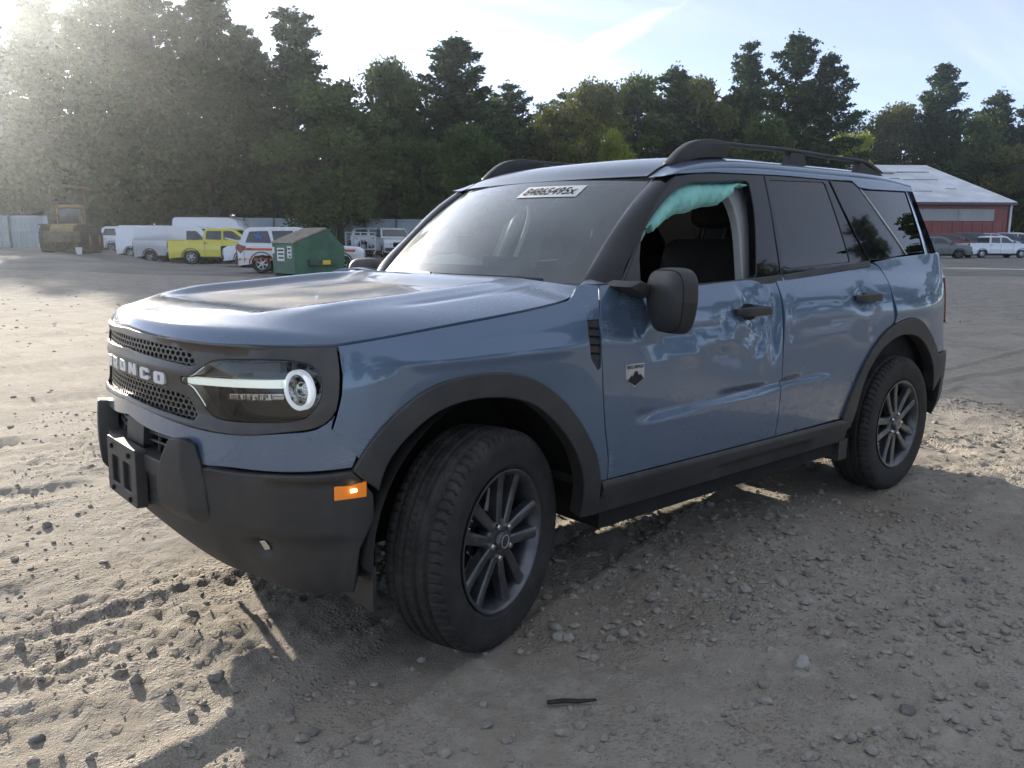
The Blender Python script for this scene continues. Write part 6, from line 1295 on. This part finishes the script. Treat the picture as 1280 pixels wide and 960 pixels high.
def pine_cloud(h, w, rg, dens=1., bare=.18):
    """white pine: whorls of long limbs carrying flat plumes, with gaps between the layers"""
    C = []; limbs = []; z = h * bare; lean = rg.normal(size=2) * .012
    while z < h * .985:
        f = (z / h - bare) / (1 - bare); prof = (1 - f)**.55 * (.45 + .70 * min(1, f * 3.0)); nb = rg.integers(3, 6); a0 = rg.uniform(0, 6.28)
        for k in range(nb):
            a = a0 + k * 6.28 / nb + rg.normal() * .3; L = w * .5 * prof * rg.uniform(.40, 1.22) + .25; up = rg.uniform(.05, .35) + f * .4
            tip = np.array((math.cos(a) * L, math.sin(a) * L, L * up)); base_ = np.array((lean[0] * z, lean[1] * z, z)); limbs.append((base_, base_ + tip * .9))
            n = int((10 + 26 * L) * dens); t = rg.power(1.7, n)[:, None]; wd = .16 + .24 * np.sin(np.pi * np.clip(t, .05, .98)) * (.5 + L * .22)
            C.append(base_ + tip * t + rg.normal(size=(n, 3)) * wd * np.array((1, 1, .42)) + np.array((0, 0, .14)))
        z += h * rg.uniform(.028, .060)
    C.append(np.array((lean[0] * h, lean[1] * h, h - .3)) + rg.normal(size=(int(30 * dens), 3)) * (.22, .22, .45))
    return np.vstack(C), limbs
def oak_cloud(h, w, rg, dens=1., bare=.12):
    C = []; limbs = []; nb = 46
    for k in range(nb):
        f = rg.uniform(0, 1)**.8; zc = h * (bare + (1 - bare) * f * .93); prof = math.sqrt(max(0., 1 - ((f - .42) / .62)**2)) if f > .42 else .55 + .45 * f / .42
        a = rg.uniform(0, 6.28); rr = w * .5 * prof * math.sqrt(rg.uniform(.05, 1)) * .86; r = w * rg.uniform(.10, .19); c = np.array((math.cos(a) * rr, math.sin(a) * rr, zc))
        n = int(150 * dens * (r / (w * .14))**2 * (w / 8)**1.2); d = rg.normal(size=(n, 3)); d /= np.linalg.norm(d, axis=1)[:, None]; d *= rg.uniform(.55, 1.08, (n, 1)) * r * (1 + .25 * np.sin(d[:, :1] * 5 + k)); d[:, 2] *= .72
        C.append(c + d); limbs.append((np.array((0, 0, zc * .55)), c))
    return np.vstack(C), limbs
def trunk_mesh(h, r, limbs, rg, name='trunk'):
    bm = bmesh.new(); n = 9; pts = [(math.sin(i * 1.3) * .05 * i / n, math.cos(i * 1.7) * .05 * i / n, h * .93 * i / (n - 1)) for i in range(n)]
    tube(bm, pts, [r * (1 - .86 * i / (n - 1)) + (.3 * r if i == 0 else 0) for i in range(n)], 8)
    for a, b_ in limbs[::2]:
        mid = (a + b_) / 2 + np.array((0, 0, .05 * np.linalg.norm(b_ - a))); rl = max(.02, .20 * r * (1 - a[2] / h) + .025); tube(bm, [tuple(a), tuple(mid), tuple(b_)], [rl, rl * .7, rl * .3], 5)
    me = bpy.data.meshes.new(name); bm.to_mesh(me); bm.free(); me.materials.append(M['bark']); return me
VAR = []
for i in range(5):
    rg = np.random.default_rng(100 + i); h, w = 16., (6.5, 7.5, 6., 8.5, 5.2)[i]; C, lb_ = pine_cloud(h, w, rg, 3.6, (.16, .10, .22, .12, .30)[i]); VAR.append(('pine', h, w, C, lb_, rg))
for i in range(4):
    rg = np.random.default_rng(200 + i); h, w = 12., (8., 9., 7., 6.)[i]; C, lb_ = oak_cloud(h, w, rg, 2.1); VAR.append(('oak', h, w, C, lb_, rg))
_cache = {}
def crown_mesh(vi, mat):
    k = (vi, mat)
    if k not in _cache:
        kind, h, w, C, lb_, rg = VAR[vi]; Q = quads(C, rg.uniform(.10, .23, len(C)) if kind == 'pine' else rg.uniform(.10, .21, len(C)), np.random.default_rng(vi), .55 if kind == 'pine' else .9)
        V = Q.reshape(-1, 3); F = np.arange(len(V)).reshape(-1, 4); me = bpy.data.meshes.new('crown'); me.from_pydata(V.tolist(), [], F.tolist()); me.materials.append(M[mat]); tk = trunk_mesh(h, .26 if kind == 'pine' else .22, lb_, rg); _cache[k] = (me, tk)
    return _cache[k]
def tree(px, d, topy, wpx, vi, mat, label, name, group, rot=0., base=None):
    x, y = spot(px, d); g = gz(x, y); kind, h0, w0 = VAR[vi][:3]; h = CAM.z + (302 - topy) * d / 1036.5 - g; w = wpx * d / 1036.5
    t = empty(name, (x, y, g), rot, label, 'tree', group); cm, tk = crown_mesh(vi, mat); s = (w / w0, w / w0, h / h0)
    for nm, me in (('crown', cm), ('trunk', tk)): o = link(nm, me, t); o.scale = s
TREES = [
 (2, 78, 40, 70, 4, 'pine', 'slender pine at the very left edge with the sun glare beside it', 'pine_tree'),
 (62, 74, 24, 120, 1, 'pine', 'sun-hazed pine second from the left edge', 'pine_tree'),
 (150, 72, -4, 135, 3, 'pine', 'broad tall pine left of the two highest crowns', 'pine_tree'),
 (268, 70, -8, 125, 0, 'pine', 'tallest pine, its crown touching the top of the photo', 'pine_tree'),
 (205, 76, 12, 110, 2, 'pine', 'pine between the two tallest crowns on the left', 'pine_tree'),
 (372, 72, 36, 130, 1, 'pine', 'round-topped dark pine right of the tallest one', 'pine_tree'),
 (318, 78, 62, 110, 3, 'pine', 'dark pine in the dip right of the tallest crown', 'pine_tree'),
 (425, 62, 118, 165, 5, 'oak', 'broad dusty green leafy tree above the dumpster', 'leafy_tree'),
 (490, 78, 92, 110, 6, 'oak', 'dark leafy tree left of the lone pine before the windshield', 'leafy_tree'),
 (568, 74, 72, 118, 0, 'pine', 'dark pine rising above the windshield left of the sky gap', 'pine_tree'),
 (592, 62, 158, 90, 7, 'oak', 'small pale green tree in front of the dark pine by the windshield', 'leafy_tree'),
 (525, 66, 175, 80, 8, 'oak', 'small dim leafy tree with a thin trunk above the grey fence', 'leafy_tree'),
 (640, 92, 122, 80, 2, 'pine', 'small pine top at the edge of the low sky gap', 'pine_tree'),
 (690, 92, 140, 110, 5, 'olive', 'olive leafy tree right of the low sky gap', 'leafy_tree'),
 (742, 94, 112, 100, 6, 'olive', 'olive round tree left of the yellow shrub', 'leafy_tree'),
 (792, 98, 96, 95, 8, 'oak', 'tall leafy tree behind the roof of the car', 'leafy_tree'),
 (838, 100, 100, 80, 4, 'pine', 'narrow pine behind the front of the roof rail', 'pine_tree'),
 (872, 100, 102, 90, 7, 'olive', 'olive tree left of the slender tall pine', 'leafy_tree'),
 (925, 102, 74, 62, 2, 'pine', 'slender tall pine left of the big double pine', 'pine_tree'),
 (982, 100, 66, 105, 3, 'pine', 'big dark pine, highest crown on the right half', 'pine_tree'),
 (1022, 98, 84, 95, 1, 'pine', 'second half of the big double pine, leaning right', 'pine_tree'),
 (768, 84, 166, 52, 7, 'lime', 'bright yellow green shrub behind the car roof', 'leafy_shrub'),
 (955, 86, 150, 85, 5, 'oak', 'rounded green tree behind the middle of the roof rail', 'leafy_tree'),
 (1056, 120, 164, 75, 8, 'lime', 'bright yellow green tree behind the rear of the roof rail', 'leafy_tree'),
 (1108, 140, 138, 90, 6, 'olive', 'brownish leafy tree between the double pine and the next pine', 'leafy_tree'),
 (1163, 136, 98, 78, 0, 'pine', 'dark pine standing alone above the red building', 'pine_tree'),
 (1205, 136, 150, 85, 7, 'oak', 'green leafy tree over the right end of the red building', 'leafy_tree'),
 (1233, 138, 126, 62, 4, 'pine', 'flat-topped pine near the right edge', 'pine_tree'),
 (1276, 138, 132, 70, 2, 'pine', 'pine cut by the right edge of the photo', 'pine_tree'),
 (1262, 126, 186, 80, 5, 'olive', 'olive leafy tree at the right edge below the pines', 'leafy_tree')]
for i, (px, d, ty, wp, vi, mt, lab, nm) in enumerate(TREES): tree(px, d, ty, wp, vi, mt, lab, nm, 'trees along the edge of the lot', i * 1.7)
# bare branching tree showing grey twigs against the sky
bxp = spot(1106, 132); bm = bmesh.new(); rb = random.Random(3)
def twig(p_, v, L, r, n):
    q = p_ + v * L; tube(bm, [tuple(p_), tuple((p_ + q) / 2 + Vector((rb.uniform(-.05, .05), rb.uniform(-.05, .05), 0)) * L), tuple(q)], [r, r * .8, r * .6], 5, cap=False)
    if n:
        for _ in range(3): twig(q, (v + Vector((rb.uniform(-.7, .7), rb.uniform(-.7, .7), rb.uniform(-.1, .5)))).normalized(), L * rb.uniform(.6, .8), r * .6, n - 1)
twig(Vector((0, 0, 0)), Vector((0, 0, 1)), 6.5, .16, 5); BT = mkbm('bare_tree', bm, M['bark'], None, None); BT.location = (*bxp, gz(*bxp)); tag(BT, 'bare grey branching tree above the brownish leafy tree', 'tree')
# woodland behind, one mass
rg = np.random.default_rng(5); CC = []; SZ = []
def add(px, d, ty, wpx, vi, keep, z0=None):
    x, y = spot(px, d); g = gz(x, y); kind, h0, w0, C = VAR[vi][:4]; h = CAM.z + (302 - ty) * d / 1036.5 - g; w = wpx * d / 1036.5; c = C[rg.random(len(C)) < keep] * np.array((w / w0, w / w0, h / h0)); a = rg.uniform(0, 6.28)
    c = np.stack([c[:, 0] * math.cos(a) - c[:, 1] * math.sin(a), c[:, 0] * math.sin(a) + c[:, 1] * math.cos(a), c[:, 2]], 1) + np.array((x, y, g)); CC.append(c); SZ.append(rg.uniform(.17, .36, len(c)))
for px in range(-30, 660, 46):
    top = np.interp(px, [-30, 60, 150, 280, 370, 450, 520, 600, 660], [70, 55, 40, 50, 75, 110, 120, 130, 145]); add(px + rg.uniform(-12, 12), 84 + rg.uniform(-3, 5), top + rg.uniform(-8, 18), rg.uniform(110, 150), int(rg.integers(0, 9)), .40)
for px in range(-60, 700, 30): add(px + rg.uniform(-10, 10), 73 + rg.uniform(-2, 3), 205 + rg.uniform(-25, 20), rg.uniform(80, 120), 5 + int(rg.integers(0, 4)), .34)
for px in range(610, 1420, 34):
    top = np.interp(px, [610, 700, 800, 900, 1000, 1050, 1100, 1160, 1250, 1400], [150, 138, 122, 122, 118, 142, 155, 150, 150, 140]); add(px + rg.uniform(-10, 10), (108 if px < 960 else 142) + rg.uniform(-4, 6), top + rg.uniform(-6, 16), rg.uniform(80, 120), int(rg.integers(0, 9)), .42)
for px in range(620, 1420, 26): add(px + rg.uniform(-8, 8), (98 if px < 950 else 134) + rg.uniform(-4, 3), 215 + rg.uniform(-25, 15), rg.uniform(70, 100), 5 + int(rg.integers(0, 4)), .30)
for px in range(-760, -50, 56): add(px + rg.uniform(-14, 14), 84 + rg.uniform(-4, 6), 168 + rg.uniform(-8, 16), rg.uniform(100, 140), int(rg.integers(0, 9)), .30)
for px in range(1430, 2500, 60): add(px + rg.uniform(-14, 14), 104 + rg.uniform(-4, 6), 150 + rg.uniform(-14, 16), rg.uniform(90, 130), int(rg.integers(0, 9)), .26)
C = np.vstack(CC); sz = np.concatenate(SZ); Q = quads(C, sz, rg, .8); V = Q.reshape(-1, 3); print('woodland quads', len(C))
me = bpy.data.meshes.new('woodland'); me.vertices.add(len(V)); me.vertices.foreach_set('co', V.ravel()); nq = len(C); me.loops.add(nq * 4); me.loops.foreach_set('vertex_index', np.arange(nq * 4)); me.polygons.add(nq); me.polygons.foreach_set('loop_start', np.arange(nq) * 4); me.update(calc_edges=True); me.validate()
tag(link('woodland', me, None, M['wood']), 'dark dense woodland filling in behind the tree line', 'woodland', kind='stuff')
# the wood on the near side of the lot stands behind the photographer and shows only as reflections in the car
CC2 = []
for i, (dx, dy, h, vi) in enumerate(((-26, -44, 13, 3), (-14, -52, 15, 0), (-2, -56, 12, 6), (9, -54, 14, 1), (20, -50, 12, 5), (31, -46, 15, 3), (42, -38, 13, 0), (52, -30, 12, 7), (62, -22, 14, 1), (-38, -36, 14, 1), (-50, -24, 13, 5), (74, -14, 13, 3), (3, -62, 13, 8), (26, -56, 12, 6), (48, -44, 12, 8))):
    kind, h0, w0, C = VAR[vi][:4]; s = h / h0; CC2.append(C[rg.random(len(C)) < .25] * np.array((s * 1.5, s * 1.5, s * 1.2)) + np.array((dx * .78, dy * .78, 0)))
C = np.vstack(CC2); V = quads(C, rg.uniform(.25, .5, len(C)), rg, .8).reshape(-1, 3); nq = len(C)
me = bpy.data.meshes.new('woodland'); me.vertices.add(len(V)); me.vertices.foreach_set('co', V.ravel()); me.loops.add(nq * 4); me.loops.foreach_set('vertex_index', np.arange(nq * 4)); me.polygons.add(nq); me.polygons.foreach_set('loop_start', np.arange(nq) * 4); me.update(calc_edges=True); me.validate()
tag(link('woodland', me, None, M['wood']), 'tree line on the near side of the lot, mirrored in the car flank', 'woodland', kind='stuff')
# ------------------------------------------------------------------ added scattering volume, stands in for veiling lens glare towards the sun
m, nt, out = new_mat('glare_volume'); b = NB(nt); pvn = b.n('ShaderNodeVolumePrincipled', {'Color': (.84, .90, .97, 1), 'Density': .0005, 'Anisotropy': .82}); nt.links.new(pvn.outputs[0], out.inputs['Volume'])
bm = bmesh.new(); bx(bm, -160, 190, -120, 190, -1.6, 34.); hz = mkbm('glare_haze', bm, m, None, None); tag(hz, 'added thin scattering volume over the whole lot, standing in for lens glare', 'glare_haze', kind='stuff')
